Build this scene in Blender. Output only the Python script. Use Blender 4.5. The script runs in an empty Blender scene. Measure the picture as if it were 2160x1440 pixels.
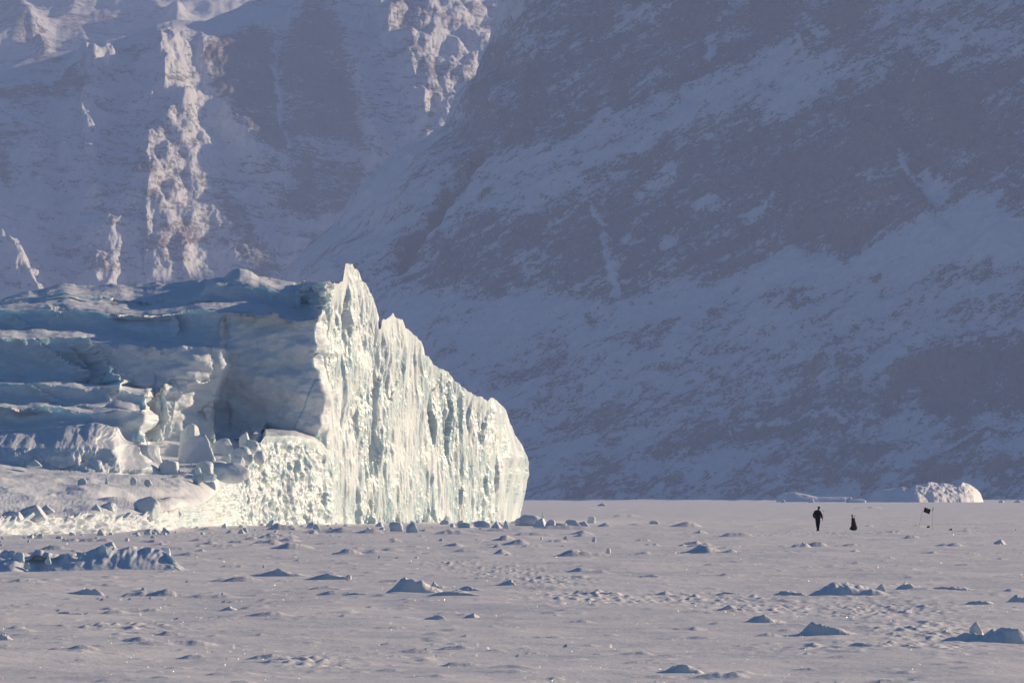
import bpy, bmesh, math, random
import numpy as np
from mathutils import Vector, Matrix

# ------------------------------------------------------------------ camera, sky, sun, exposure
S = bpy.context.scene
C = S.collection
FPX, CX, HY, CH = 12000.0, 1080.0, 1050.0, 2.42      # focal length in photo pixels, centre, eye level row, eye height
SUN_AZ, SUN_EL = 58.0, 15.0                           # degrees clockwise from the viewing direction, elevation
cam = bpy.data.cameras.new('camera'); camo = bpy.data.objects.new('camera', cam); C.objects.link(camo)
cam.sensor_width = 36.0; cam.lens = 200.0; cam.clip_start = 1.0; cam.clip_end = 60000.0
camo.location = (0, 0, CH); camo.rotation_euler = (math.radians(90) + math.atan(330.0/FPX), 0, 0)
S.camera = camo
W = bpy.data.worlds.new('World'); S.world = W; W.use_nodes = True
nt = W.node_tree; nt.nodes.clear()
sky = nt.nodes.new('ShaderNodeTexSky'); sky.sky_type = 'NISHITA'; sky.sun_disc = False
sky.sun_elevation = math.radians(SUN_EL); sky.sun_rotation = math.radians(SUN_AZ)
sky.air_density = 1.0; sky.dust_density = 0.3; sky.ozone_density = 4.0
bg = nt.nodes.new('ShaderNodeBackground'); bg.inputs['Strength'].default_value = 0.05
wo = nt.nodes.new('ShaderNodeOutputWorld')
hs = nt.nodes.new('ShaderNodeHueSaturation'); hs.inputs['Saturation'].default_value = 1.3
nt.links.new(sky.outputs[0], hs.inputs['Color']); nt.links.new(hs.outputs[0], bg.inputs[0]); nt.links.new(bg.outputs[0], wo.inputs[0])
sd = Vector((math.sin(math.radians(SUN_AZ))*math.cos(math.radians(SUN_EL)),
             math.cos(math.radians(SUN_AZ))*math.cos(math.radians(SUN_EL)), math.sin(math.radians(SUN_EL))))
sl = bpy.data.lights.new('sun', 'SUN'); slo = bpy.data.objects.new('sun', sl); C.objects.link(slo)
sl.energy = 5.0; sl.angle = math.radians(0.53); sl.color = (1.0, 0.775, 0.53)
slo.rotation_euler = sd.to_track_quat('Z', 'Y').to_euler(); slo.location = (200, 100, 300)
S.view_settings.view_transform = 'Standard'; S.view_settings.look = 'None'
S.view_settings.exposure = 0.49; S.view_settings.gamma = 1.0
S.cycles.use_denoising = True
S.cycles.max_bounces = 6; S.cycles.diffuse_bounces = 3; S.cycles.glossy_bounces = 2
S.cycles.volume_bounces = 1; S.cycles.transmission_bounces = 2; S.cycles.sample_clamp_indirect = 4.0

# ------------------------------------------------------------------ noise
rng = np.random.RandomState(7)
TS = 512
_G = rng.uniform(0, 2*np.pi, (8, TS, TS)).astype(np.float32)
_GX, _GY = np.cos(_G), np.sin(_G)
_R1 = rng.rand(TS, TS).astype(np.float32); _R2 = rng.rand(TS, TS).astype(np.float32); _R3 = rng.rand(TS, TS).astype(np.float32)
def gn(x, y, s=0):
    x = np.asarray(x, np.float64) + s*17.31; y = np.asarray(y, np.float64) + s*9.77
    xi = np.floor(x).astype(np.int64); yi = np.floor(y).astype(np.int64)
    fx = (x-xi).astype(np.float32); fy = (y-yi).astype(np.float32)
    gx, gy = _GX[s % 8], _GY[s % 8]
    a0 = xi % TS; a1 = (xi+1) % TS; b0 = yi % TS; b1 = (yi+1) % TS
    u = fx*fx*fx*(fx*(fx*6-15)+10); v = fy*fy*fy*(fy*(fy*6-15)+10)
    n00 = gx[a0, b0]*fx + gy[a0, b0]*fy
    n10 = gx[a1, b0]*(fx-1) + gy[a1, b0]*fy
    n01 = gx[a0, b1]*fx + gy[a0, b1]*(fy-1)
    n11 = gx[a1, b1]*(fx-1) + gy[a1, b1]*(fy-1)
    return ((n00*(1-u)+n10*u)*(1-v) + (n01*(1-u)+n11*u)*v)*1.5
def fbm(x, y, o=4, s=0, g=0.5):
    r = 0; a = 1.0; f = 1.0
    for i in range(o):
        r = r + a*gn(x*f, y*f, s+i); a *= g; f *= 2.03
    return r
def ridged(x, y, o=4, s=0, g=0.5):
    r = 0; a = 1.0; f = 1.0
    for i in range(o):
        n = 1-np.abs(gn(x*f, y*f, s+i))*1.6; r = r + a*n*n; a *= g; f *= 2.03
    return r/(2-g**(o-1))
def worley(x, y, s=0):
    """nearest and second distance, and a random number of the nearest cell"""
    x = np.asarray(x, np.float64)+s*31.7; y = np.asarray(y, np.float64)+s*11.3
    xi = np.floor(x).astype(np.int64); yi = np.floor(y).astype(np.int64)
    f1 = np.full(x.shape, 9.0); f2 = np.full(x.shape, 9.0); cid = np.zeros(x.shape); nx = np.zeros(x.shape); ny = np.zeros(x.shape)
    for i in (-1, 0, 1):
        for j in (-1, 0, 1):
            a = (xi+i) % TS; b = (yi+j) % TS
            dx = xi+i+_R1[a, b]-x; dy = yi+j+_R2[a, b]-y
            d = np.sqrt(dx*dx+dy*dy); m = d < f1
            f2 = np.where(m, f1, np.minimum(f2, d)); cid = np.where(m, _R3[a, b], cid)
            nx = np.where(m, dx, nx); ny = np.where(m, dy, ny); f1 = np.where(m, d, f1)
    return f1, f2, cid, nx, ny
def sm(a, b, x):
    t = np.clip((x-a)/(b-a), 0, 1); return t*t*(3-2*t)
def curve(pts):
    pts = sorted(pts)
    xs = np.array([p[0] for p in pts], float); ys = np.array([p[1] for p in pts], float)
    return lambda x: np.interp(x, xs, ys)

def wx(px, y): return (px-CX)/FPX*y
def wz(py, y): return CH + (HY-py)/FPX*y
def gd(py): return CH*FPX/(py-HY)                     # distance of the flat ice seen at a row

# ------------------------------------------------------------------ object helpers
def tag(o, label=None, cat=None, group=None, kind=None):
    if label: o['label'] = label
    if cat: o['category'] = cat
    if group: o['group'] = group
    if kind: o['kind'] = kind
    return o
def link(name, me, mat, parent=None):
    o = bpy.data.objects.new(name, me); C.objects.link(o)
    if mat: me.materials.append(mat)
    if parent: o.parent = parent
    return o
def empty(name, loc):
    o = bpy.data.objects.new(name, None); C.objects.link(o); o.location = loc; o.empty_display_size = 0.2; return o
def grid_mesh(name, P, attrs={}, flip=False):
    """P: (rows, cols, 3)"""
    n, m = P.shape[:2]
    me = bpy.data.meshes.new(name)
    me.vertices.add(n*m); me.vertices.foreach_set('co', P.reshape(-1).astype(np.float32))
    i = np.arange(n*m).reshape(n, m)
    q = np.stack([i[:-1, :-1], i[:-1, 1:], i[1:, 1:], i[1:, :-1]], -1).reshape(-1, 4)
    if flip: q = q[:, ::-1]
    nf = len(q)
    me.loops.add(nf*4); me.loops.foreach_set('vertex_index', q.reshape(-1).astype(np.int32))
    me.polygons.add(nf); me.polygons.foreach_set('loop_start', (np.arange(nf)*4).astype(np.int32))
    me.polygons.foreach_set('loop_total', np.full(nf, 4, np.int32))
    me.polygons.foreach_set('use_smooth', np.ones(nf, bool))
    me.update(calc_edges=True)
    for k, v in attrs.items():
        a = me.attributes.new(k, 'FLOAT', 'POINT'); a.data.foreach_set('value', np.asarray(v).reshape(-1).astype(np.float32))
    return me
def grid_normals(P):
    du = np.gradient(P, axis=1); dv = np.gradient(P, axis=0)
    n = np.cross(du, dv); n /= (np.linalg.norm(n, axis=2, keepdims=True)+1e-9); return n

# ------------------------------------------------------------------ materials
class NT:
    def __init__(s, name):
        s.m = bpy.data.materials.new(name); s.m.use_nodes = True; s.t = s.m.node_tree; s.t.nodes.clear()
        s.out = s.n('ShaderNodeOutputMaterial'); s.b = s.n('ShaderNodeBsdfPrincipled'); s.l(s.b.outputs[0], s.out.inputs[0])
        s.pos = s.n('ShaderNodeNewGeometry').outputs['Position']
    def n(s, t, **k):
        x = s.t.nodes.new(t)
        for a, v in k.items(): setattr(x, a, v)
        return x
    def l(s, a, b): s.t.links.new(a, b)
    def v(s, sock, val):
        if hasattr(val, 'links') or isinstance(val, bpy.types.NodeSocket): s.l(val, sock)
        else: sock.default_value = val
    def math(s, op, a, b=0.0, c=0.0):
        x = s.n('ShaderNodeMath', operation=op); s.v(x.inputs[0], a); s.v(x.inputs[1], b); s.v(x.inputs[2], c); return x.outputs[0]
    def mapping(s, src, scale=(1, 1, 1), rot=(0, 0, 0), loc=(0, 0, 0)):
        x = s.n('ShaderNodeMapping'); s.l(src, x.inputs[0]); x.inputs['Scale'].default_value = scale
        x.inputs['Rotation'].default_value = rot; x.inputs['Location'].default_value = loc; return x.outputs[0]
    def noise(s, vec, scale, detail=4, rough=0.55, dist=0.0, kind='FBM'):
        x = s.n('ShaderNodeTexNoise'); s.l(vec, x.inputs['Vector']); x.inputs['Scale'].default_value = scale
        x.inputs['Detail'].default_value = detail; x.inputs['Roughness'].default_value = rough; x.inputs['Distortion'].default_value = dist
        return x.outputs[0]
    def attr(s, name): return s.n('ShaderNodeAttribute', attribute_name=name).outputs['Fac']
    def step(s, x, a, b, lo=0.0, hi=1.0):
        n = s.n('ShaderNodeMapRange', interpolation_type='SMOOTHSTEP'); s.v(n.inputs[0], x)
        n.inputs[1].default_value = a; n.inputs[2].default_value = b; n.inputs[3].default_value = lo; n.inputs[4].default_value = hi
        return n.outputs[0]
    def mix(s, f, a, b):
        x = s.n('ShaderNodeMix', data_type='RGBA'); s.v(x.inputs[0], f)
        for i, c in ((6, a), (7, b)):
            if isinstance(c, tuple): x.inputs[i].default_value = (*c, 1) if len(c) == 3 else c
            else: s.l(c, x.inputs[i])
        return x.outputs[2]
    def bump(s, h, dist, strength=1.0, nrm=None):
        x = s.n('ShaderNodeBump'); s.l(h, x.inputs['Height']); x.inputs['Distance'].default_value = dist
        x.inputs['Strength'].default_value = strength
        if nrm: s.l(nrm, x.inputs['Normal'])
        return x.outputs[0]

SNOW = (0.80, 0.79, 0.80)
def mat_snow():
    t = NT('snow')
    c = t.mix(t.step(t.noise(t.mapping(t.pos, (.3, .3, .3)), 1.0, 4), .35, .65), (0.78, 0.77, 0.79), (0.83, 0.82, 0.82))
    t.l(c, t.b.inputs['Base Color']); t.b.inputs['Roughness'].default_value = 0.65
    t.b.inputs['Specular IOR Level'].default_value = 0.25
    h = t.noise(t.mapping(t.pos, (1.2, 1.0, 3.0)), 4.0, 6, .65)
    t.l(t.bump(h, 0.05, 0.5), t.b.inputs['Normal'])
    return t.m
def mat_ice(name='berg_ice', base_frost=0.0, sss=0.45):
    """snow on what faces up, pale blue green ice on what is steep"""
    t = NT(name)
    g = t.n('ShaderNodeNewGeometry'); sep = t.n('ShaderNodeSeparateXYZ'); t.l(g.outputs['Normal'], sep.inputs[0])
    nz = sep.outputs[2]
    n1 = t.noise(t.mapping(t.pos, (.5, .5, .16)), 1.0, 6, .6, .6)
    n2 = t.noise(t.mapping(t.pos, (1.5, 1.5, 1.0)), 1.0, 5, .6)
    ice = t.mix(t.step(n1, .38, .62), (0.48, 0.64, 0.69), (0.64, 0.72, 0.74))
    ice = t.mix(t.step(n2, .45, .75), ice, (0.72, 0.76, 0.76))
    frost = t.math('MAXIMUM', t.attr('frost'), base_frost)
    up = t.math('ADD', nz, t.math('MULTIPLY', t.math('SUBTRACT', n2, 0.5), 0.5))
    sn = t.math('MAXIMUM', t.step(up, .30, .55), frost)
    col = t.mix(sn, ice, (0.72, 0.76, 0.81))
    vein = t.attr('vein')
    col = t.mix(vein, col, (0.16, 0.42, 0.62))
    t.l(col, t.b.inputs['Base Color'])
    rough = t.step(sn, 0.0, 1.0, 0.30, 0.65); t.l(rough, t.b.inputs['Roughness'])
    t.b.inputs['Subsurface Weight'].default_value = 0.3; t.b.inputs['Subsurface Radius'].default_value = (.35, .9, 1.2); t.b.inputs['Subsurface Scale'].default_value = sss
    t.b.inputs['IOR'].default_value = 1.31; t.b.inputs['Specular IOR Level'].default_value = 0.45
    vo = t.n('ShaderNodeTexVoronoi', feature='F1'); t.l(t.mapping(t.pos, (1.0, 1.0, .55)), vo.inputs['Vector'])
    vo.inputs['Scale'].default_value = 3.6
    h1 = t.math('MULTIPLY', vo.outputs['Distance'], t.step(sn, 0, 1, .5, .04))
    h2 = t.noise(t.mapping(t.pos, (1, 1, .6)), 5.0, 5, .65)
    h = t.math('ADD', h1, t.math('MULTIPLY', h2, t.step(sn, 0, 1, .6, .25)))
    t.l(t.bump(h, 0.095, 0.75), t.b.inputs['Normal'])
    return t.m
def mat_plain(name, col, rough=0.7, spec=0.3, bump=0.0, scale=20):
    t = NT(name)
    n = t.noise(t.pos, scale, 3)
    t.l(t.mix(t.step(n, .35, .65), tuple(c*.8 for c in col), tuple(c*1.15 for c in col)), t.b.inputs['Base Color'])
    t.b.inputs['Roughness'].default_value = rough; t.b.inputs['Specular IOR Level'].default_value = spec
    if bump: t.l(t.bump(n, bump, 0.6), t.b.inputs['Normal'])
    return t.m
def mat_mountain(name, ang, k=1.0, rock=(0.245, 0.23, 0.225)):
    """snow with rock where the 'rock' attribute and streaky noise say so; ang = lean of the streaks"""
    t = NT(name)
    base = t.mapping(t.pos, (1, 1, 1), (0, math.radians(ang), 0))
    wob = t.noise(t.mapping(t.pos, (.004, .004, .004)), 1.0, 3)
    s1 = t.noise(t.mapping(base, (.012*k, .008*k, .040*k)), 1.0, 10, .68, .8)
    s2 = t.noise(t.mapping(base, (.075*k, .05*k, .17*k)), 1.0, 8, .72, .6)
    s3 = t.noise(t.mapping(t.pos, (.30*k, .30*k, .34*k)), 1.0, 4, .75, .3)
    a = t.attr('rock')
    v = t.math('ADD', t.math('MULTIPLY', s1, .9), t.math('MULTIPLY', s2, .95))
    v = t.math('ADD', v, t.math('MULTIPLY', s3, .5))
    v = t.math('ADD', v, t.math('MULTIPLY', a, .38))
    f = t.step(v, 1.26, 1.42)
    rc = t.mix(t.step(wob, .4, .6), rock, (rock[0]*1.35, rock[1]*1.1, rock[2]*1.0))
    sc = t.mix(t.step(s2, .35, .65), (0.70, 0.70, 0.72), (0.80, 0.80, 0.81))
    t.l(t.mix(f, sc, rc), t.b.inputs['Base Color'])
    t.b.inputs['Roughness'].default_value = 0.8; t.b.inputs['Specular IOR Level'].default_value = 0.1
    t.l(t.bump(t.math('MULTIPLY', s2, t.step(f, 0, 1, .25, 1.0)), 3.0/k, 0.8), t.b.inputs['Normal'])
    return t.m
M_SNOW = mat_snow(); M_ICE = mat_ice()

# ------------------------------------------------------------------ snow covered sea ice
# hand placed mounds: px centre, py foot, px width, px height, skew of the peak, name/label (None = part of the drifted ground)
MOUNDS = [
 (868,1256,125,37,.0,'peaked snow mound with its right side in the sun, tallest in the middle foreground'),
 (955,1268,150,14,.0,'flat dark drift just in front of the tallest middle mound'),
 (995,1250,110,14,-.2,'low ridge of snow right behind the foot of the tallest middle mound'),
 (924,1239,52,15,-.4,'small blunt snow hump directly right of the tallest middle mound'),
 (1068,1238,48,13,.4,'small pointed snow hump, farthest right of the row by the tallest middle mound'),
 (922,1312,74,14,.0,'smooth low snow hump left of the curved snow cone'),
 (750,1258,80,8,.0,'thin low snow drift left of the tallest middle mound'),
 (1258,1262,150,12,.1,'long flat snow bank right of the rough trail in mid foreground'),
 (1438,1420,165,23,.1,'broad smooth snow hump alone at the bottom edge right of centre'),
 (1800,1259,190,33,-.1,'widest snow mound on the right, long and dark with a blunt top'),
 (1920,1243,60,17,-.2,'rounded snow hump behind the right end of the widest right mound'),
 (2000,1240,110,11,.2,'long low drift stretching right of the rounded hump on the right'),
 (1665,1257,90,14,.1,'small peaked snow drift just left of the widest right mound'),
 (1520,1256,80,11,.0,'small snow drift standing apart, two drifts left of the widest right mound'),
 (1545,1299,80,14,-.1,'low dark drift, left end of the diagonal row of drifts'),
 (1608,1318,110,21,.1,'stepped snow drift in the diagonal row, second from the left'),
 (1745,1337,150,32,-.2,'twin peaked snow mound holding the small snow ball'),
 (2045,1348,140,24,.1,'snow bank running left from the biggest mound at the right edge'),
 (2125,1350,190,38,.1,'biggest rounded snow mound at the right edge of the foreground'),
 (2075,1274,90,13,.0,'flat topped snow bank at the right edge behind the big mounds'),
 (2150,1272,60,20,.2,'small steep snow hump cut by the right edge behind the big mounds'),
 (1440,1152,60,7,.0,None),(1690,1157,70,12,.1,None),(1805,1154,90,9,-.1,None),(1250,1168,110,6,0,None),
 (1195,1114,150,10,0,None),(1060,1122,150,9,0,None),(1120,1128,90,9,0,None),(700,1122,120,10,0,None),(590,1136,120,14,0,None),(780,1124,80,12,0,None),(960,1126,110,12,0,None),(430,1140,80,8,0,None),(1230,1130,60,7,0,None),(1340,1108,110,6,0,None),
 (600,1212,170,17,-.2,'group of low drifts with a small spike on top, left of centre'),
 (690,1216,120,14,.0,'dark low drift right beside the spiked group left of centre'),
 (180,1247,90,16,.2,'bumpy snow drift in the left foreground below the pressure ridge'),
 (300,1252,90,12,.0,None),(350,1252,110,14,.0,None),(430,1256,140,11,0,None),
 (150,1290,110,12,0,'low double drift at the left, under the bumpy drift'),
 (240,1288,70,8,0,None),(320,1285,90,7,0,None),(478,1284,62,13,.1,'smooth lens shaped drift left of the centre foreground'),
 (12,1346,60,18,-.3,'steep small drift cut by the left edge'),
 (35,1323,50,10,0,None),(240,1345,50,6,0,None),(1130,1415,70,7,0,None),(490,1430,60,9,0,None),(400,1438,60,7,0,None),
 (1400,1326,50,7,0,None),(1880,1336,70,7,0,None),(1230,1196,60,7,0,None),(700,1150,90,9,0,None),
 (1975,1315,70,8,0,None),(1065,1140,60,16,0,None),(960,1152,60,12,.1,None),(870,1156,90,7,0,None),
]
rr = random.Random(11)
GM = []
for m in MOUNDS:
    if m[5] is None: GM.append((m[0], m[1], m[2], m[3], m[4]))
for i in range(330):                                   # small drifts, thickest in the belt by the iceberg
    py = 1072 + 368*rr.random()**1.55
    if rr.random() < .42: py = rr.uniform(1112, 1175)
    px = rr.uniform(-150, 2300)
    if 1108 < py < 1150 and px > 1250 and rr.random() < .6: continue
    s = .5 + .9*rr.random()**2
    k = 1.0 + (py-1110)/330.0*.3
    w = rr.uniform(22, 75)*s*k
    GM.append((px, py, w*1.25, w*rr.uniform(.06, .15)*(1.6 if 1108 < py < 1180 else 1), rr.uniform(-.3, .3)))
for i in range(150):
    py = 1085 + 350*rr.random()**1.3; w = rr.uniform(50, 150)*(.6+(py-1085)/700.); GM.append((rr.uniform(-120, 2280), py, w, w*rr.uniform(.045, .10), rr.uniform(-.4, .4)))
for i in range(60):
    w = rr.uniform(8, 38); GM.append((rr.uniform(1080, 2260), 1056.6+rr.random()**2*12, w, w*rr.uniform(.06, .16), 0))
for i in range(360):
    py = 1068 + 372*rr.random()**1.2; w = rr.uniform(10, 42)*(1+(py-1110)/330.*.5)
    GM.append((rr.uniform(-120, 2280), py, w, w*rr.uniform(.06, .13), rr.uniform(-.4, .4)))
def mound_h(x, y, m, seed):
    px, py, w, h, sk = m[:5]
    d = gd(py); x0 = wx(px, d); hw = w/FPX*d*.5; H = h/FPX*d
    fr = H*.9 + hw*.06; bk = H*3.5 + hw*.6
    yy = y - d - fr*.5
    xx = (x-x0) + hw*.35*gn(x/hw*.9, y/hw*.5, seed % 8)
    u = xx/hw - sk
    u = np.where(u < 0, u/(1+sk), u/(1-sk))
    vy = np.where(yy < fr*.5, (yy-fr*.5)/(fr*1.0), (yy-fr*.5)/bk)
    a = np.clip(1-np.abs(u), 0, 1); b = np.clip(1-np.abs(vy), 0, 1)
    k = .5+.5*((seed*37) % 10)/10.0; lens = (1-np.minimum(np.abs(u), 1)**2)**1.4
    tail = .26*np.clip(1-np.abs(u)/1.55, 0, 1)**1.6
    hh = np.maximum(a**1.5*(1-k) + lens*k*.85, tail) * np.minimum(1, b*1.5)**.9
    hh = hh*(1 + .42*gn(x/hw*1.7+seed, y/hw*1.2, (seed+3) % 8) + .18*gn(x/hw*4.2, y/hw*3, (seed+5) % 8) + .07*gn(x/hw*11, y/hw*6, (seed+6) % 8))
    return np.maximum(hh, 0)*H
TRAIL = [(960,1190,60,8),(1060,1205,90,14),(1160,1225,90,18),(1260,1265,130,16),(1480,1262,200,16),(1640,1285,160,20),(1850,1290,170,26),(1950,1330,120,22),
         (1850,1366,260,10),(640,1395,90,16),(700,1400,60,12),(1800,1125,300,5),(1960,1104,160,4),(560,1130,300,6),(260,1320,120,8),(1330,1440,80,6)]
def base_h(x, y):
    """gentle drifts and wind crust of the open ice"""
    h = .12*fbm(x/12+3, y/20, 3, 1) + .036*fbm(x/2.8, y/3.0, 3, 4)
    h = h + .07*np.clip(fbm(x/1.1+9, y/1.3, 3, 2)-.52, 0, 1)*sm(900, 300, y)
    px = x/np.maximum(y, 1)*FPX+CX; py = HY + CH*FPX/np.maximum(y, 1)
    k = 0
    for a, b, c, d in TRAIL: k = np.maximum(k, np.exp(-((px-a)/c)**2-((py-b)/d)**2))
    h = h + k*(.085*np.clip(gn(x/.24, y/.5, 3)-.1, 0, 1) + .07*np.clip(gn(x/.5, y/.9, 5)-.25, 0, 1))
    return h*sm(6000, 3000, y) + 1.6*np.clip(fbm(x/70, y/400, 4, 6)+.1, 0, 1)*sm(3600, 4600, y)
def ground_h(x, y):
    x = np.asarray(x, float); y = np.asarray(y, float); h = base_h(x, y)
    for i, m in enumerate(GM): h = np.maximum(h, base_h(x, y)*0 + mound_h(x, y, m, i) - .02)
    return h
def build_ground():
    ys = [68.0]
    while ys[-1] < 640: ys.append(ys[-1]*1.0016)
    while ys[-1] < 4600: ys.append(ys[-1]*1.0045)
    while ys[-1] < 9000: ys.append(ys[-1]*1.03)
    ys = np.array([-400, -50, 30, 60]+ys); us = np.linspace(-.108, .108, 1120)
    us = np.concatenate([[-.5, -.3, -.2, -.15, -.125], us, [.125, .15, .2, .3, .5]])
    Y = np.repeat(ys[:, None], len(us), 1); X = us[None, :]*np.maximum(Y, 60)
    H = base_h(X, Y)
    for i, m in enumerate(GM):
        d = gd(m[1]); hw = m[2]/FPX*d*.5; Hh = m[3]/FPX*d
        r0 = np.searchsorted(ys, d-Hh*4-hw*.3-.5); r1 = np.searchsorted(ys, d+Hh*6+hw*.9+.5)
        u0 = wx(m[0], 1.0); c0 = np.searchsorted(us, u0-hw*1.6/d); c1 = np.searchsorted(us, u0+hw*1.6/d)
        if c1 <= c0+1 or r1 <= r0+1: continue
        a = (slice(r0, r1), slice(c0, c1))
        H[a] = np.maximum(H[a], mound_h(X[a], Y[a], m, i)-.02+H[a]*.5)
    H[:4] = 0
    me = grid_mesh('sea_ice', np.stack([X, Y, H], -1))
    o = link('sea_ice', me, M_SNOW); tag(o, kind='structure'); return o
build_ground()
def build_mound(m, i):
    px, py, w, h = m[:4]; d = gd(py); x0 = wx(px, d); hw = w/FPX*d*.5; H = h/FPX*d
    xs = np.linspace(-hw*1.7, hw*1.7, 150); yv = np.linspace(-H*3-hw*.3, H*6+hw*.9, 90)
    X, Y = np.meshgrid(xs+x0, yv+d)
    mh = mound_h(X, Y, m, i+50)
    Z = base_h(X, Y) + mh + .02*H*gn(X*6/hw, Y*6/hw, 2)*(mh > 0) - .035 - .25*H*(mh <= 0.0)
    z0 = 0.0
    P = np.stack([X-x0, Y-d, Z], -1)
    o = link('snow_mound', grid_mesh('snow_mound', P), M_SNOW); o.location = (x0, d, z0)
    tag(o, m[5], 'snow mound', 'wind packed snow mounds on the sea ice', 'thing')
for i, m in enumerate(MOUNDS):
    if m[5]: build_mound(m, i)

# ------------------------------------------------------------------ the big iceberg
NR = [130, 80, 100, 24, 52, 14, 52, 14, 84, 20, 150, 30, 50, 40]      # rows: riser, ledge, riser, ledge ...
FR = np.concatenate([[0], np.cumsum(NR)])/float(sum(NR))
YW = curve([(-400,534),(0,530),(300,525),(480,519.6),(672,517.8),(680,519),(700,521.5),(1000,556),(1060,564),(1090,572),(1112,584),(1130,596)])
BASEPY = curve([(-400,1136),(0,1130),(250,1124),(370,1117),(480,1113),(700,1104.6),(1130,1100)])
Y0 = curve([(-400,330),(-60,352),(0,362),(140,385),(250,398),(350,420),(370,446),(480,494),(560,503),(620,510),(700,521.5)])
L0 = curve([(-400,1098),(0,1098),(60,1085),(120,1092),(200,1082),(240,1090),(280,1086),(350,1082),(372,1072),(400,1066),(440,1063),(455,1040),(467,1018),(500,1010),(522,1002),(527,966),(545,940),(560,917),(610,918),(650,929),(695,960),(703,1000)])
F1 = curve([(-400,985),(0,977),(60,985),(150,991),(262,997),(275,999),(460,1002),(520,998),(530,958),(560,905),(620,911),(650,920),(695,950),(703,990)])
L1 = curve([(-400,910),(0,908),(100,903),(170,895),(200,891),(245,905),(262,932),(280,938),(400,935),(500,925),(560,896),(700,930)])
F2 = curve([(-400,906),(0,904),(100,900),(180,893),(250,903),(262,930),(280,936),(400,932),(500,920),(560,890),(700,920)])
L2 = curve([(-400,846),(0,853),(100,858),(200,868),(300,869),(320,862),(700,868)])
F3 = curve([(-400,842),(0,849),(60,847),(110,850),(200,860),(300,862),(320,858),(700,860)])
L3 = curve([(-400,800),(0,806),(150,812),(280,822),(330,829),(345,815),(370,805),(440,804),(460,810),(700,810)])
F4 = curve([(-400,796),(0,801),(150,806),(280,813),(330,817),(370,799),(440,797),(460,800),(700,800)])
L4 = curve([(-400,706),(0,708),(70,712),(150,713),(190,718),(250,724),(350,730),(400,728),(465,737),(480,738),(700,738)])
F5 = curve([(-400,688),(0,692),(70,690),(150,702),(220,706),(280,712),(350,722),(440,731),(475,736),(700,734)])
L5 = curve([(-400,652),(0,650),(90,652),(150,656),(260,660),(330,664),(430,655),(560,656),(600,668),(625,674),(680,665),(700,664)])
F6 = curve([(-400,646),(0,641),(90,630),(130,628),(200,636),(300,645),(350,642),(400,640),(437,636),(445,634),(520,641),(600,648),(650,655),(680,655),(700,650)])
L6 = curve([(-400,642),(0,637),(90,622),(130,619),(200,626),(310,634),(350,632),(400,630),(437,622),(445,599),(500,604),(560,607),(600,613),(642,614),(655,606),(680,604),(700,606)])
CR = curve([(-400,668),(-120,645),(0,634),(30,620),(60,610),(100,606),(200,604),(300,598),(400,591),(470,582),(490,571),(505,569),(530,573),(545,582),(600,592),(625,597),(640,594),(680,591),
            (700,597),(714,599),(724,592),(727,574),(730,557),(744,556),(749,566),(757,570),(760,585),(775,603),(788,625),(791,640),(797,665),(801,696),(805,694),(807,674),(818,670),(830,662),(836,670),(850,672),(852,692),(862,693),
            (868,700),(880,708),(889,722),(892,745),(905,752),(918,768),(930,778),(945,782),(958,800),(975,815),(985,822),(1010,836),(1030,845),(1046,838),(1060,838),(1075,848),(1086,856),(1092,868),(1112,930),(1130,990)])
XR = curve([(840,1068),(856,1086),(870,1093),(895,1096),(912,1103),(938,1114),(965,1122),(985,1116),(1000,1118),(1020,1112),(1040,1110),(1060,1103),(1080,1100),(1106,1096)])
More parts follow.
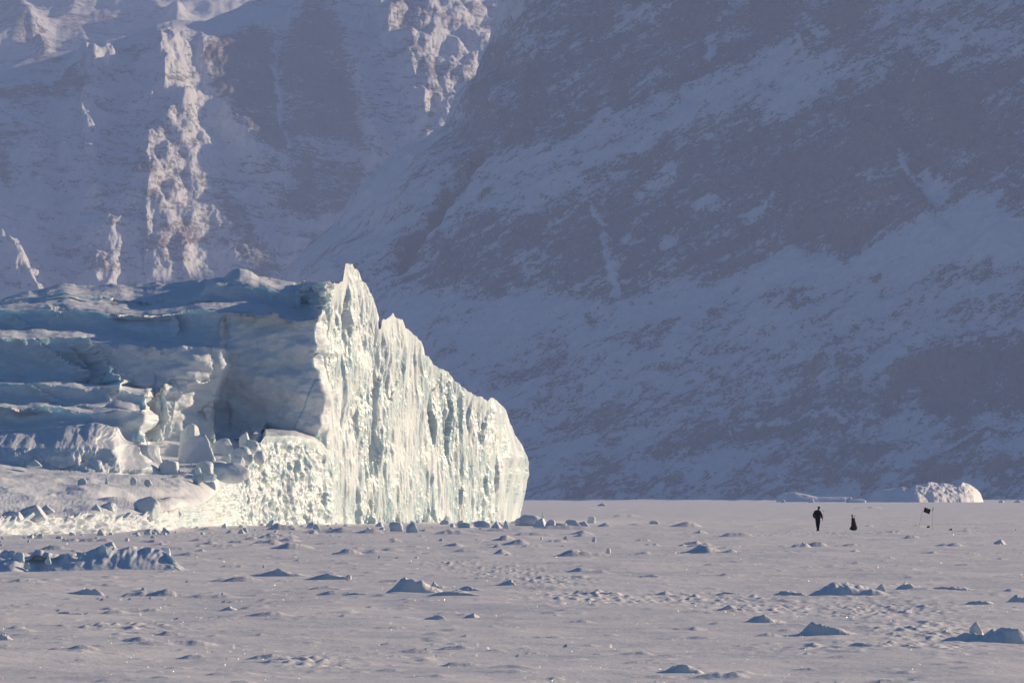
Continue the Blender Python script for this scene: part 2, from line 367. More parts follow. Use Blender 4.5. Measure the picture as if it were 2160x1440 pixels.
def build_iceberg():
    px0 = np.concatenate([np.linspace(-400, -20, 60), np.linspace(-19, 1130, 1060)])
    nc = len(px0)
    yw = YW(px0); y0 = np.mean([Y0(px0+o) for o in np.linspace(-28, 28, 9)*(1-sm(640, 700, px0))[:, None]], 0) if False else np.mean([Y0(np.where(px0 < 650, px0+o, px0)) for o in np.linspace(-28, 28, 9)], 0); t0 = sm(664, 702, px0)
    base = HY + CH*FPX/np.where(px0 < 700, y0, yw)      # foot row on the ice
    def soft(fn, r_): return np.mean([fn(np.where(px0 < 500, px0+o_*r_, px0)) for o_ in np.linspace(-1, 1, 9)], 0)
    def mixf(v, k): return v*(1-t0) + (base + (CR(px0)-base)*FR[k])*t0
    # knots: (py, Y) for each boundary
    def ends(a, b, yl, slope=0.0):                       # riser stands at yl until px a, meets the wall at px b
        return lambda py, ref: yl + (yw-yl)*sm(a, b, px0 + (py-ref)*slope)
    noiseW = 0
    Y1f = 479 + 9*sm(150, 420, px0)
    Y1l = 489 + (517-489)*sm(250, 275, px0)
    tt = sm(525, 560, px0); Y1f = Y1f*(1-tt)+yw*tt; Y1l = Y1l*(1-tt)+yw*tt
    y2 = 491 + (508-491)*sm(298, 324, px0) + 4*sm(335, 450, px0) + (yw-512)*sm(452, 474, px0); y3 = 500 + (510-500)*sm(305, 368, px0)
    y3 = y3 + 3*sm(372, 450, px0) + (yw-513)*sm(455, 476, px0)
    Y1l = np.where((px0 > 200) & (px0 < 560), np.minimum(Y1l, y2-1.5), Y1l); Y1f = np.minimum(Y1f, Y1l)
    y4f = 511.2 + 2*sm(372, 450, px0) + (yw-513.2)*sm(458, 478, px0); y4l = y4f*0 + 511.8 + 1.8*sm(372, 450, px0) + (yw-513.6)*sm(463, 480, px0)
    y6 = yw + 17*(1-sm(640, 690, px0))
    cr = CR(px0)
    ycr = y6 + (12+26*sm(600, 0, px0))*(1-sm(640, 700, px0))
    K = [(base, np.where(px0 < 700, y0, yw)), (mixf(soft(L0, 22), 1), np.where(px0 < 700, y0+1.5*(1-t0), yw)),
         (mixf(soft(F1, 30), 2), Y1f), (mixf(soft(L1, 7), 3), Y1l),
         (mixf(soft(F2, 7), 4), y2), (mixf(soft(L2, 7), 5), y2+.5),
         (mixf(soft(F3, 7), 6), y3), (mixf(soft(L3, 7), 7), y3+.6),
         (mixf(soft(F4, 7), 8), y4f), (mixf(soft(L4, 7), 9), y4l+.4),
         (mixf(soft(F5, 7), 10), yw), (mixf(soft(L5, 7), 11), yw+1.0*(1-t0)),
         (mixf(soft(F6, 7), 12), y6), (mixf(soft(L6, 7), 13), y6+.4),
         (cr, ycr)]
    K = [(p, y*(1-t0)+yw*t0 if i else y) for i, (p, y) in enumerate(K)]
    PY = []; YY = []; SEG = []; T = []; GAP = []
    for k in range(1, len(K)):                            # nothing in the ice is ruled straight
        p_, y_ = K[k]; am = (1-t0)*(1-.7*sm(560, 640, px0)) if k > 3 else 0*t0
        p_ = p_ + am*(5.0*fbm(px0/75, 0*px0+(k//2)*3.7+.4, 2, 2) + (.5*gn(px0/15, 0*px0+k*2.1, 3)))
        K[k] = (p_, y_)
    for k in range(1, len(K)):
        K[k] = (np.minimum(K[k][0], K[k-1][0]-.6), np.maximum(K[k][1], K[k-1][1]))
    gaps = [np.clip((K[k+1][1]-K[k][1])/3.0, 0, 1) for k in range(len(NR))]
    AP = [0*px0]*(len(NR)+2)
    for k in range(4, len(NR), 2): AP[k] = (1-t0)*gaps[k-1]*(2.4*(.7+.6*gn(px0/45, 0*px0+k, 1)))
    for k in range(len(NR)):
        n = NR[k]; t = (np.arange(n)/n)[:, None]; GAP.append(np.repeat(gaps[k if k % 2 else min(k+1, 13)][None], n, 0))
        (pa, ya), (pb, yb) = K[k], K[k+1]
        PY.append(pa+(pb-pa)*t)
        e = t if k % 2 else t**1.5                       # risers lean back a little towards the lip
        if k == 2: e = e + 0*px0[None]; l5 = 1-sm(240, 262, px0); e = e*(1-l5) + l5*np.where(t < .5, t*.35, .175+(t-.5)*1.65)
        yk = ya+(yb-ya)*e
        if k % 2 == 0: yk = yk - AP[k]*np.exp(-(t/.24)**2)
        else: yk = yk - AP[k+1]*t
        YY.append(yk); SEG.append(np.full((n, nc), k)); T.append(np.repeat(t, nc, 1))
    PY.append(K[-1][0][None]); YY.append(K[-1][1][None]); SEG.append(np.full((1, nc), 13)); T.append(np.ones((1, nc))); GAP.append(gaps[13][None]); GAP = np.concatenate(GAP)
    PY = np.concatenate(PY); YY = np.concatenate(YY); SEG = np.concatenate(SEG); T = np.concatenate(T)
    n0 = len(PY)
    # pull the right end in to the outline of the cliff
    PX = np.repeat(px0[None], n0, 0)
    q = np.clip((PX-1030)/100.0, 0, 1)
    PX = np.where(PX > 1030, 1030 + q*(XR(PY)-1030), PX)
    # corner of the big cliff wavers
    cs = np.interp(PY, [560, 664, 700, 745, 755, 790, 850, 950, 1050], [0, 0, -5, 2, -6, -2, 5, 13, 20])
    wgt = sm(560, 660, PX)*(1-sm(684, 716, PX))*(PY > 600)
    PX = PX + cs*wgt
    X = wx(PX, YY); Z = wz(PY, YY)
    Z[0] = -0.5
    P = np.stack([X, YY, Z], -1)
    riser = ((SEG % 2) == 0).astype(float)
    wall = sm(676, 700, px0)[None]*np.ones_like(PX)      # the sunlit cliff
    lowB = sm(365, 400, PX)*(1-sm(690, 720, PX))*(SEG == 0)
    foot = (1-sm(355, 385, PX))*(SEG == 0)
    # plan arc length for noise coordinates
    xm, ym = wx(px0, yw), yw
    s_w = np.concatenate([[0], np.cumsum(np.hypot(np.diff(xm), np.diff(ym)))])
    x0_, y0_ = wx(px0, y0), y0
    s_0 = np.concatenate([[0], np.cumsum(np.hypot(np.diff(x0_), np.diff(y0_)))])
    Sx = np.repeat(s_w[None], n0, 0); S0 = np.repeat(s_0[None], n0, 0)
    Sb = np.where((SEG == 0) & (PX < 700), S0, Sx)
    N = grid_normals(P)
    N[..., :] *= np.where(N[..., 1:2] > .2, -1, 1)
    # smooth the direction of displacement so corners stay whole
    Nh = N.copy(); Nh[..., 2] = 0; Nh /= (np.linalg.norm(Nh, axis=2, keepdims=True)+1e-6)
    end = 1-sm(1060, 1128, px0)[None]*.35
    top = 1-.6*sm(.86, 1.0, (PY-base[None])/(cr-base)[None])
    # flutes and scallops of the sunlit cliff
    zz = Z
    warp = 1.3*fbm(Sb/6, zz/9, 3, 2)
    fl = ridged((Sb+warp)/3.4, zz/13+warp*.08, 4, 1) - .62
    f1, f2, cid, cnx, cny = worley((Sb+warp)/2.3, zz/6.5, 3)
    facet = (cid-.5)*.8 + cnx*(cid-.5)*2.2 - .6*f1
    f1b, f2b, cidb, ax, ay = worley((Sb+warp*.4)/.85, zz/1.9, 5)
    facet2 = (cidb-.5)*.3 + ax*(cidb-.5)*1.3 + ay*.3
    fine = fbm(Sb/.7, zz/1.3, 4, 4)
    amp = .15+1.35*sm(-.3, .5, fbm(Sb/11, zz/7, 2, 5))
    Dw = (.42-.12*sm(900, 1050, PX))*fl + amp*(.45*facet + .17*facet2 + .08*fine) + .17*fbm(Sb/1.2, zz/11, 3, 2)
    Dw = Dw*end*top*wall*riser + Dw*(1-riser)*wall*end*top
    # block in the lower front
    fl2 = ridged((S0+warp)/4.5, zz/3.6, 4, 3)-.6
    g1, g2, gc, gx_, gy_ = worley(S0/5.0, zz/3.6, 2)
    Db = (1.0*fl2 + .35*fbm(S0/1.6, zz/8, 3, 2) + .42*((gc-.5)*.8+gx_*(gc-.5)*2.) + .16*facet2 + .14*fine)*lowB*(1-wall)*.72*sm(0, .12, 1-T+.0*T+.0)
    # rubble foot on the left
    h1, h2, hc, hx, hy = worley(S0/1.3, (zz)/.5, 6); h1b, _, _, _, _ = worley(S0/.6, zz/.33, 1)
    Df = (.75*(.55-h1)*(.4+1.2*hc) + .30*(.5-h1b))*foot
    # terraces: smooth shaded faces with soft undulation, broken lips
    und = fbm(X/9, zz/5, 4, 5); und2 = fbm(X/2.2, zz/1.6, 4, 6)
    left = (1-wall)
    Dt = (1.25*und + .25*und2)*np.maximum(riser, 1-GAP)*left*((SEG >= 2))
    lump = ((SEG == 2)*(1-sm(235, 255, PX)))
    k1, k2, kc, kx, ky = worley(X/2.6, zz/2.0, 4)
    Dt = Dt + lump*(1.3*(.5-k1)*(.5+kc) + .45*fbm(X/1.2, zz/2.5, 4, 3))
    endlit = np.maximum.reduce([sm(300, 315, PX)*(1-sm(362, 375, PX))*((SEG >= 4) & (SEG <= 7)), sm(395, 415, PX)*(1-sm(440, 455, PX))*(SEG == 7)])
    Dt = Dt + endlit*(.4*fine + .2*facet2)
    lip = np.exp(-((1-T)/.10)**2)*riser*left*(SEG >= 2)*GAP
    rough = fbm(X/1.1, 0*X+SEG*3.3, 4, 7)
    Dt = Dt + lip*.30*rough
    P = P + Nh*(Dw+Db+Df+Dt)[..., None]
    # vertical relief: broken lips and drifted ledges
    led = (1-riser)*left*GAP
    ndip = -.45*np.exp(-(T/.10)**2)*led*(SEG >= 3)
    up = led*(.20*fbm(X/7, YY/9, 4, 3)+.05*fbm(X/1.2, YY/2, 3, 2)) + lip*.16*fbm(X/2.5, SEG*5.1+0*X, 3, 5)
    up = up + ndip + foot*sm(.5, .9, T)*(.45*(.55-h1)*(.4+1.2*hc)+.12*fbm(X/.8, YY/1.5, 3, 2))
    ramp = (SEG == 1)*(1-sm(380, 470, PX))
    up = up + ramp*sm(0, .1, T)*sm(0, .1, 1-T)*(.30*fbm(X/9, YY/30, 3, 1) + .30*np.clip(fbm(X/3, YY/9, 3, 6)-.35, 0, 1) - .9*np.exp(-((PX-290)/80.)**2-((PY-1042)/9.)**2))
    # drifts across the tall terrace faces (snow ribs leaning right)
    for (ax_, ay_, bx_, by_, wd, ht) in [(165,725,240,812,9,3.0),(60,725,168,790,8,1.9),(300,720,330,745,6,1.0),(20,670,60,690,6,1.0),(355,668,365,700,5,1.1),(228,730,236,738,6,.5),(145,740,175,775,5,.9),(60,815,125,852,4,.9),(225,830,229,842,2,.5),(205,735,262,806,5,.6),(560,660,590,672,5,.5),(655,745,680,752,3,.8),(100,656,120,664,9,.9),(400,810,425,812,6,.8)]:
        dx_, dy_ = bx_-ax_, by_-ay_; L_ = math.hypot(dx_, dy_)
        tt = np.clip(((PX-ax_)*dx_+(PY-ay_)*dy_)/L_**2, 0, 1)
        dd = np.hypot(PX-ax_-tt*dx_, PY-ay_-tt*dy_)/(wd*(1+.4*gn(PX/14, PY/9, 2)))
        P = P + (np.array([.35, -.9, .1])[None, None]*(ht*np.exp(-dd**2)*(1+.5*gn(PX/9, PY/7, 4)))[..., None])*(left*(SEG >= 2))[..., None]
    P[..., 2] += up
    jag = np.where(px0 > 695, .16*fbm(px0/9, 0*px0, 3, 2), .10*fbm(px0/30, 0*px0, 4, 1))
    P[-1, :, 2] += jag; P[-2, :, 2] += jag*.8; P[-3, :, 2] += jag*.6
    # sastrugi knob texture under the crest on the right top of the plateau
    kn = sm(615, 640, PX)*(1-sm(690, 705, PX))*(SEG >= 12)
    P += Nh*(kn*.8*fbm(X/.8, zz/.8, 4, 1))[..., None]
    P[0, :, 2] = -.6
    # the hidden back
    c = P[-1]; back = []
    endw = np.sqrt(np.clip(1-sm(1040, 1130, px0), 0, 1))
    thick = (12+50*(1-sm(500, 720, px0)))*endw
    zc = c[:, 2]
    for f, g in ((.04, .01), (.12, .03), (.25, .10), (.4, .22), (.55, .36), (.7, .52), (.82, .70), (.93, .9), (1.0, 1.06)):
        y = c[:, 1] + f*thick*2.0; x = c[:, 0] + .12*f*thick; ke = sm(1030, 1110, px0)
        zrow = np.clip(((1-g)*(n0-1)).astype(int) if hasattr(g, 'shape') else int(max(1-g, 0)*(n0-1)), 0, n0-1); x = x*(1-ke) + (P[zrow, :, 0]-.15)*ke
        z = zc*(1-g) - .5*g + .4*fbm(x/4, y/5, 3, 2)*endw*(g > .05)
        back.append(np.stack([x, y, z], -1))
    P = np.concatenate([P, np.stack(back)], 0)
    nb = len(back)
    frost = np.concatenate([np.clip(.65*foot + .75*(SEG == 2)*(PX < 262) + .45*(SEG >= 12)*left + led*.9 + left*(SEG >= 3)*(.62+.3*sm(-.4, .3, fbm(X/6, zz/4, 4, 2)+.06*(zz-8)))  + .5*wall*sm(-.1, .4, fbm(Sb/7, zz/10, 3, 6)) + .35*lowB*sm(-.2, .3, fbm(S0/5, zz/2.5, 3, 6)), 0, 1), np.ones((nb, nc))])
    vein = np.zeros_like(PX)
    for (ax_, ay_, bx_, by_, wd, st) in [(676,778,650,850,1.6,.9),(650,850,622,904,1.3,.8),(612,838,558,908,.9,.35),(536,700,545,770,.8,.25),(588,780,600,815,.8,.25)]:
        dx_, dy_ = bx_-ax_, by_-ay_; L_ = math.hypot(dx_, dy_)
        tt = np.clip(((PX-ax_)*dx_+(PY-ay_)*dy_)/L_**2, 0, 1)
        dd = np.hypot(PX-ax_-tt*dx_+1.5*gn(PX/8, PY/8, 1), PY-ay_-tt*dy_)/wd
        vein = np.maximum(vein, st*np.exp(-dd**2))
    vein = np.concatenate([vein, np.zeros((nb, nc))])
    org = np.array([wx(640, 530), 530.0, 0])
    o = link('iceberg', grid_mesh('iceberg', P-org, {'frost': frost, 'vein': vein}), M_ICE); o.location = org
    tag(o, 'huge iceberg with sunlit fluted cliff on the right and snowy shaded terraces on the left', 'iceberg')
    return P
build_iceberg()

# ------------------------------------------------------------------ ice boulders, chunks
def chunk_mesh(name, w, h, dpt, kind, seed, sub=4):
    """a lump of ice: a sphere cut by planes, roughened; origin at the foot"""
    r = random.Random(seed)
    bm = bmesh.new(); bmesh.ops.create_icosphere(bm, subdivisions=sub, radius=1.0)
    V = np.array([v.co[:] for v in bm.verts]); D = V/np.linalg.norm(V, axis=1, keepdims=True)
    pl = []
    if kind == 'box': pl = [((1, .1, .05), .72), ((-1, .1, -.1), .74), ((0, -1, .05), .7), ((0, 1, 0), .8), ((.06, -.12, 1), .72), ((.7, -.7, .3), .86)]
    elif kind == 'pyramid': pl = [((.85, -.1, .55), .52), ((-.8, -.2, .6), .50), ((0, -1, .45), .55), ((.1, 1, .4), .6)]
    elif kind == 'wedge': pl = [((.9, -.1, .35), .55), ((-.55, -.35, .75), .50), ((-.1, -1, .3), .5), ((.1, 1, .2), .7), ((.2, 0, 1), .85)]
    elif kind == 'lens': pl = [((0, -1, .4), .8), ((.1, 0, 1), .8)]
    elif kind == 'slab': pl = [((-.3, -.9, .3), .30), ((.3, .9, -.3), .30), ((1, 0, .3), .8), ((-1, 0, .4), .85), ((.1, 0, 1), .8)]
    elif kind == 'spike': pl = [((.95, 0, .3), .42), ((-.95, -.1, .28), .42), ((0, -1, .25), .45), ((0, 1, .25), .5)]
    elif kind == 'dome': pl = [((.9, -.5, .2), .75), ((0, -1, .2), .85)]
    for k in range(11 if kind != 'dome' else 6):
        a = r.uniform(0, 6.28); e = r.uniform(-.2, 1.1)
        pl.append(((math.cos(a)*math.cos(e), math.sin(a)*math.cos(e), math.sin(e)), r.uniform(.66, .93)))
    rad = np.full(len(D), 1.0 if kind == 'dome' else 1.12)
    for n, d in pl:
        n = np.array(n, float); n /= np.linalg.norm(n); dt = D@n
        rad = np.minimum(rad, np.where(dt > .05, d/np.maximum(dt, .05), 9))
    U = D*rad[:, None]
    s = seed*1.7
    f = 1 + .05*gn(D[:, 0]*2.2+s, D[:, 2]*2.2+D[:, 1]*1.7, seed % 8) + .05*gn(D[:, 0]*5+s, D[:, 2]*5+D[:, 1]*4, (seed+2) % 8)
    U *= f[:, None]
    lo, hi = U.min(0), U.max(0)
    zlo = lo[2]*.45                                     # buried base
    U[:, 0] = (U[:, 0]-(lo[0]+hi[0])/2)/(hi[0]-lo[0])*w
    U[:, 1] = (U[:, 1]-(lo[1]+hi[1])/2)/(hi[1]-lo[1])*dpt
    U[:, 2] = (U[:, 2]-zlo)/(hi[2]-zlo)*h
    for v, u in zip(bm.verts, U): v.co = u
    bm.faces.ensure_lookup_table()
    for fc in bm.faces: fc.smooth = True
    me = bpy.data.meshes.new(name); bm.to_mesh(me); bm.free()
    return me
M_CHUNK = mat_ice('chunk_ice', .55, .12)
def chunk(name, px, py, w, h, kind, label, group, seed, d=None, cat='ice block', z=None, dp=.9, mat=None, rz=0):
    """px, py = middle of the foot in photo pixels, w, h in photo pixels, d = real distance"""
    d = d or gd(py); s = d/FPX
    me = chunk_mesh(name, w*s, h*s, max(w*.8, h*.6)*s*dp, kind, seed, 4 if w > 14 else 3)
    o = link(name, me, mat or M_CHUNK); o.location = (wx(px, d), d, z if z is not None else wz(py, d)); o.rotation_euler.z = rz
    tag(o, label, cat, group, 'thing'); return o
G1 = 'fallen ice boulders heaped in the notch of the iceberg'
B = [  # px, foot py, w, h, kind, distance, label
 (298,937,44,36,'pyramid',522,'pointed grey ice boulder behind the flat topped block at the left of the heap'),
 (300,992,80,58,'box',509,'large flat topped ice block at the left end of the boulder heap'),
 (292,998,30,34,'wedge',503,'small bluish ice block leaning in front of the large flat topped block'),
 (367,968,48,34,'box',513,'square ice block between the flat topped block and the great wedge'),
 (401,942,42,50,'dome',520,'tall rounded boulder standing highest in the heap'),
 (383,940,8,14,'spike',516,'tiny upright ice stub left of the tall rounded boulder'),
 (417,980,82,64,'wedge',508,'great wedge shaped boulder with a pointed top in the middle of the heap'),
 (473,964,54,40,'dome',513,'pale domed boulder right of the great wedge'),
 (516,936,26,26,'wedge',520,'small sunlit wedge at the upper right end of the heap'),
 (529,948,42,21,'lens',516,'blue lens shaped slab lying at the upper right of the heap'),
 (510,972,48,31,'dome',508,'smooth egg shaped boulder under the blue lens shaped slab'),
 (548,972,26,22,'dome',506,'small frosted lump at the right edge of the heap'),
 (477,977,26,20,'dome',505,'dark round boulder tucked under the pale domed boulder'),
 (501,979,30,18,'lens',504,'low grey boulder between the dark round one and the egg shaped one'),
 (357,1003,46,34,'box',499,'blunt boulder with a sunlit right cheek in the front row of the heap'),
 (318,996,20,18,'dome',500,'round dark boulder left of the blunt one in the front row'),
 (433,998,38,26,'box',500,'square ended boulder in the front row left of the longest boulder'),
 (489,1006,76,31,'lens',498,'longest boulder of the heap, lying low at the right front'),
 (441,1010,32,15,'lens',496,'flat crumbly lump in front of the square ended boulder'),
 (417,1015,22,19,'dome',494,'lower round block of the little stack in front of the heap'),
 (418,999,15,14,'dome',494.3,'upper round block of the little stack in front of the heap'),
 (387,994,9,12,'dome',498,'small pale knob in front of the great wedge'),
 (404,988,6,11,'spike',501,'thin icy spike rising from the snow in front of the great wedge'),
 (463,1003,6,9,'dome',496,'tiny white ball of ice left of the longest boulder'),
]
for i, (px, py, w, h, k, d, lab) in enumerate(B):
    d = 486.5 + np.clip((1003-py)/65.0, -.2, 1)*(21 if px < 480 else 17) - (1.5 if px > 500 else 0)
    if py > 1006: d = 482.0
    if 'upper round' in lab: d = 482.0
    chunk('ice_boulder', px, py, w, h, k, lab, G1, 40+i, d, cat='ice boulder', rz=math.sin(i*2.3)*.45)
G2 = 'loose ice blocks lying on the snow ramp of the iceberg'
B2 = [
 (174,1022,20,14,'box',471,'small square ice block alone on the middle of the snow ramp'),
 (225,1018,8,12,'spike',474,'thin upright shard on the snow ramp, right of the small square block'),
 (282,1018,14,12,'box',476,'small boxy ice lump on the ramp left of the little stack'),
 (313,1022,18,11,'lens',474,'flat bluish ice lump on the ramp between the boxy lump and the stack'),
 (309,1086,56,40,'dome',424,'big round snow capped boulder perched at the lower edge of the ramp'),
 (369,1086,30,17,'lens',426,'cup shaped ice lump right of the big round boulder'),
 (229,1079,38,21,'dome',425,'grey humped block left of the big round boulder'),
 (203,1077,24,15,'pyramid',423,'small peaked block touching the grey humped block'),
 (97,1079,40,15,'pyramid',420,'low peaked block near the left end of the ramp edge'),
 (65,1090,70,26,'wedge',405,'broad tilted slab at the left end of the ramp edge'),
 (28,1095,46,18,'lens',398,'low lump at the frame edge left of the broad tilted slab'),
 (72,982,36,13,'pyramid',489,'little dark heap on the snow below the lumpy terrace'),
]
for i, (px, py, w, h, k, d, lab) in enumerate(B2):
    l0, f1, ya = float(L0(px)), float(F1(px)), float(Y0(px)); d = ya + float(np.clip((l0-py)/(l0-f1), .02, .95))*(479+9*float(sm(150, 420, px))-ya)
    chunk('ice_block', px, py, w, h, k, lab, G2, 90+i, d)
G3 = 'ice blocks around the foot of the cliff'
B3 = [
 (1118,1108,66,24,'lens','large glassy slab leaning against the right end of the cliff'),
 (1144,1104,10,26,'spike','pair of sunlit ice teeth above the large glassy slab'),
 (1139,1112,30,22,'wedge','jagged sunlit block at the right foot of the large glassy slab'),
 (1046,1114,26,18,'pyramid','dark pointed block in front of the cliff near its right end'),
 (1067,1119,15,24,'spike','pale shark fin of ice beside the dark pointed block'),
 (982,1114,34,14,'dome','grey rounded block near the foot of the right half of the cliff'),
 (1018,1112,44,16,'lens','pale green slab at the cliff foot left of the dark pointed block'),
 (870,1124,30,24,'wedge','sharp sunlit block in front of the middle of the cliff'),
 (835,1120,30,22,'box','blunt grey block left of the sharp sunlit block'),
 (1248,1104,20,17,'box','blue green upright block standing farthest right on the low rubble bank'),
 (1228,1109,34,11,'wedge','low blue block in the rubble bank left of the upright blue green block'),
 (1207,1111,34,17,'slab','crumbled bright block in the middle of the rubble bank right of the cliff'),
 (1184,1112,26,11,'box','crumbled pale block at the left of the rubble bank right of the cliff'),
 (1160,1113,24,19,'slab','grey green block between the glassy slab and the rubble bank'),
 (1275,1110,32,9,'pyramid','low bluish block right of the upright blue green block'),
 (1380,1105,22,9,'box','low flat ice block by itself far right of the cliff'),
 (1253,1142,9,12,'box','little upright block in the belt of drifts right of the cliff'),
 (1283,1163,11,10,'dome','small white thimble of ice on a low drift right of the cliff'),
 (1193,1137,10,9,'wedge','bright sliver standing on a dark drift below the rubble bank'),
 (1142,1135,5,8,'spike','tiny bright stub on a drift below the jagged sunlit block'),
 (930,1142,12,9,'wedge','small white triangle of ice in front of the right half of the cliff'),
 (800,1179,8,12,'spike','small spike of ice in the open snow, left of a pair of knobs'),
 (838,1179,12,8,'dome','left one of a pair of white knobs in the open snow'),
 (878,1178,12,8,'dome','right one of a pair of white knobs in the open snow'),
 (735,1217,16,9,'dome','small white lump at the right end of the drifts left of centre'),
 (557,1199,9,12,'spike','little white spike on the group of drifts left of centre'),
 (993,1306,48,19,'wedge','curved snow cone standing alone in the centre foreground'),
 (1762,1310,13,8,'dome','small round snow ball caught between the twin peaks'),
 (1858,1247,28,21,'pyramid','pale leaning fin of snow at the right end of the widest right mound'),
 (1927,1243,12,9,'dome','pale knob in front of the rounded hump on the right'),
 (2058,1333,34,30,'pyramid','tall pale snow cone behind the biggest mound at the right edge'),
 (1694,1148,8,7,'dome','little bright knob on the drift below the walking person'),
 (2108,1146,26,11,'wedge','small leaning fin of snow at the far right beyond the dark lumps'),
 (470,1254,8,9,'dome','small white knob at the right of the low drifts in the left foreground'),
 (302,1243,12,9,'wedge','small white peak on the low drifts in the left foreground'),
]
for i, (px, py, w, h, k, lab) in enumerate(B3):
    d = gd(py); chunk('ice_block', px, py, w, h, k, lab, G3 if i < 21 else 'ice knobs poking out of the open snow', 140+i, d, z=-.05, mat=M_CHUNK if i < 16 else M_SNOW, rz=math.sin(i*1.9)*.5)
# rubble along the foot
protos = [chunk_mesh('ice_rubble', 1, 1, 1, k, 300+i, 3) for i, k in enumerate(['box', 'wedge', 'dome', 'pyramid', 'spike', 'lens', 'wedge', 'box'])]
for me in protos: me.materials.append(M_CHUNK)
r4 = random.Random(5)
for i in range(230):
    px = r4.uniform(-60, 1110)
    b = float(BASEPY(px)); py = b + abs(r4.gauss(0, 1))*9 - 1
    if px < 370: py = b + 3 + abs(r4.gauss(0, 1))*8
    d = gd(py); s = d/FPX; w = (3.5+20*r4.random()**3)*s
    o = bpy.data.objects.new('ice_rubble', protos[i % 8]); C.objects.link(o)
    o.location = (wx(px, d), d, -.06); o.scale = (w*r4.uniform(.8, 1.3), w*.9, w*r4.uniform(.35, .9)); o.rotation_euler = (r4.uniform(-.4, .4), r4.uniform(-.5, .5), r4.uniform(0, 6.28))
    big_ = w/s > 9
    tag(o, ('larger lump' if big_ else 'tiny crumb')+' of ice in the rubble '+('below the snow ramp at the left' if px < 370 else 'under the lower sunlit face of the iceberg' if px < 700 else 'along the foot of the tall sunlit cliff'), 'ice chunk', 'small lumps of ice rubble along the iceberg foot', 'thing')

# pressure ridge at the left foreground
def build_ridge():
    d = 189.0
    crest = curve([(-160,20),(-60,40),(0,49),(12,48),(30,42),(42,30),(55,34),(62,44),(78,44),(95,40),(110,38),(130,42),(165,40),(180,44),(205,52),(225,56),(240,52),(262,56),(290,52),(315,50),(330,46),(350,34),(365,20),(385,8),(410,0)])
    px = np.linspace(-160, 412, 520); v = np.linspace(0, 1, 110)
    PXg, V = np.meshgrid(px, v)
    H = crest(PXg)/FPX*d
    prof = np.where(V < .6, (V/.6)**1.1, 1-((V-.6)/.4)**1.6)
    dep = 5.0*(.35+.65*H/.9)
    wob = .45*fbm(PXg/40, V*2, 3, 1)
    Y = d + (V*dep) + wob*V*2 - .9*np.exp(-((PXg-30)/22.)**2)*(1-V) + 1.1*np.exp(-((PXg-75)/25.)**2)*(V < .45)
    X = wx(PXg, d)
    n = fbm(X*1.1, V*2.5, 3, 3)
    w1, w2, wc, wx_, wy_ = worley(X/.35, V*7, 2)
    Z = H*prof*(1+.10*n) + .02*(wc-.4)*prof*(H > .2) - .05
    # steep little headwall that falls away right of the first hump
    me = grid_mesh('pressure_ridge', np.stack([X-wx(120, d), Y-d, Z], -1), {'frost': .7+.2*n})
    o = link('pressure_ridge', me, M_CHUNK); o.location = (wx(120, d), d, 0)
    tag(o, 'long dark pressure ridge of snow and broken ice at the left edge of the foreground', 'ice ridge')
build_ridge()
G5 = 'broken slabs set in the left pressure ridge'
for i, (px, py, w, h, k, dd, lab) in enumerate([
 (40,1182,26,19,'slab',190.5,'pale blue slab standing in the gap of the left pressure ridge'),
 (58,1196,16,10,'wedge',189.5,'small sunlit shard lying under the pale blue slab of the pressure ridge'),
 (83,1178,48,14,'lens',191.5,'rounded sunlit snow block behind the gap of the left pressure ridge'),
 (102,1186,14,13,'wedge',189.8,'dark leaning shard right of the gap in the left pressure ridge'),
 (178,1172,8,12,'spike',191,'tiny upright ice tooth on the crest of the left pressure ridge'),
 (232,1158,32,16,'wedge',192,'bright glassy slab on top of the left pressure ridge'),
 (218,1162,16,14,'slab',191,'bluish small slab left of the bright glassy slab on the ridge'),
 (348,1178,26,24,'slab',192.5,'glassy slab at the right end of the left pressure ridge')]):
    chunk('ice_slab', px, py, w, h, k, lab, G5, 400+i, dd, cat='ice slab')

# ------------------------------------------------------------------ distant small icebergs
def small_berg(name, pts, d, depth, lab, seed, gap=.0, lumps=.6, shade=None, apex=None):
    """pts: outline px, height px; the left part may fall in a smooth slope, the right in lumps"""
    cr = curve(pts); a, b = pts[0][0], pts[-1][0]
    px = np.linspace(a, b, int((b-a)*1.4)); v = np.linspace(0, 1, 90)
    PXg, V = np.meshgrid(px, v); s = d/FPX
    H = cr(PXg)*s
    f = np.where(V < .5, np.sin(np.clip(V/.5, 0, 1)*np.pi/2)**.85, np.clip(np.cos((V-.5)/.5*np.pi/2), 0, 1)**.8)
    X = wx(PXg, d); hx = X/ (s*22); 
    u = (PXg-a)/(b-a)
    edge = np.sqrt(np.clip(np.minimum(u, 1-u)*8, 0, 1))
    rough = lumps*(sm(shade[0], shade[1], PXg) if shade else 1.0)
    n = fbm(X/(s*26), V*5+X/(s*60), 5, seed); w1, w2, wc, cx_, cy_ = worley(X/(s*17), V*12, seed)
    Y = d + (V-.5)*depth*edge - rough*edge*depth*.05*(n + .5*(.5-w1)) + depth*.5*(sm(shade[0], shade[1], PXg) if shade else 0)*(1.0-sm(.0,.25,1-u))*.4
    if apex: Y = Y + np.where(PXg > apex, .75, -.55)*(PXg-apex)*s
    Z = H*f*(1+.10*rough*n*(V > .15)) + rough*H*.09*(.5-w1)*(V > .1) - .3
    me = grid_mesh(name, np.stack([X-wx((a+b)/2, d), Y-d, Z], -1), {'frost': .8+.0*V})
    o = link(name, me, M_SNOW); o.location = (wx((a+b)/2, d), d, 0)
    tag(o, lab, 'iceberg', 'low icebergs frozen in at the far shore'); return o
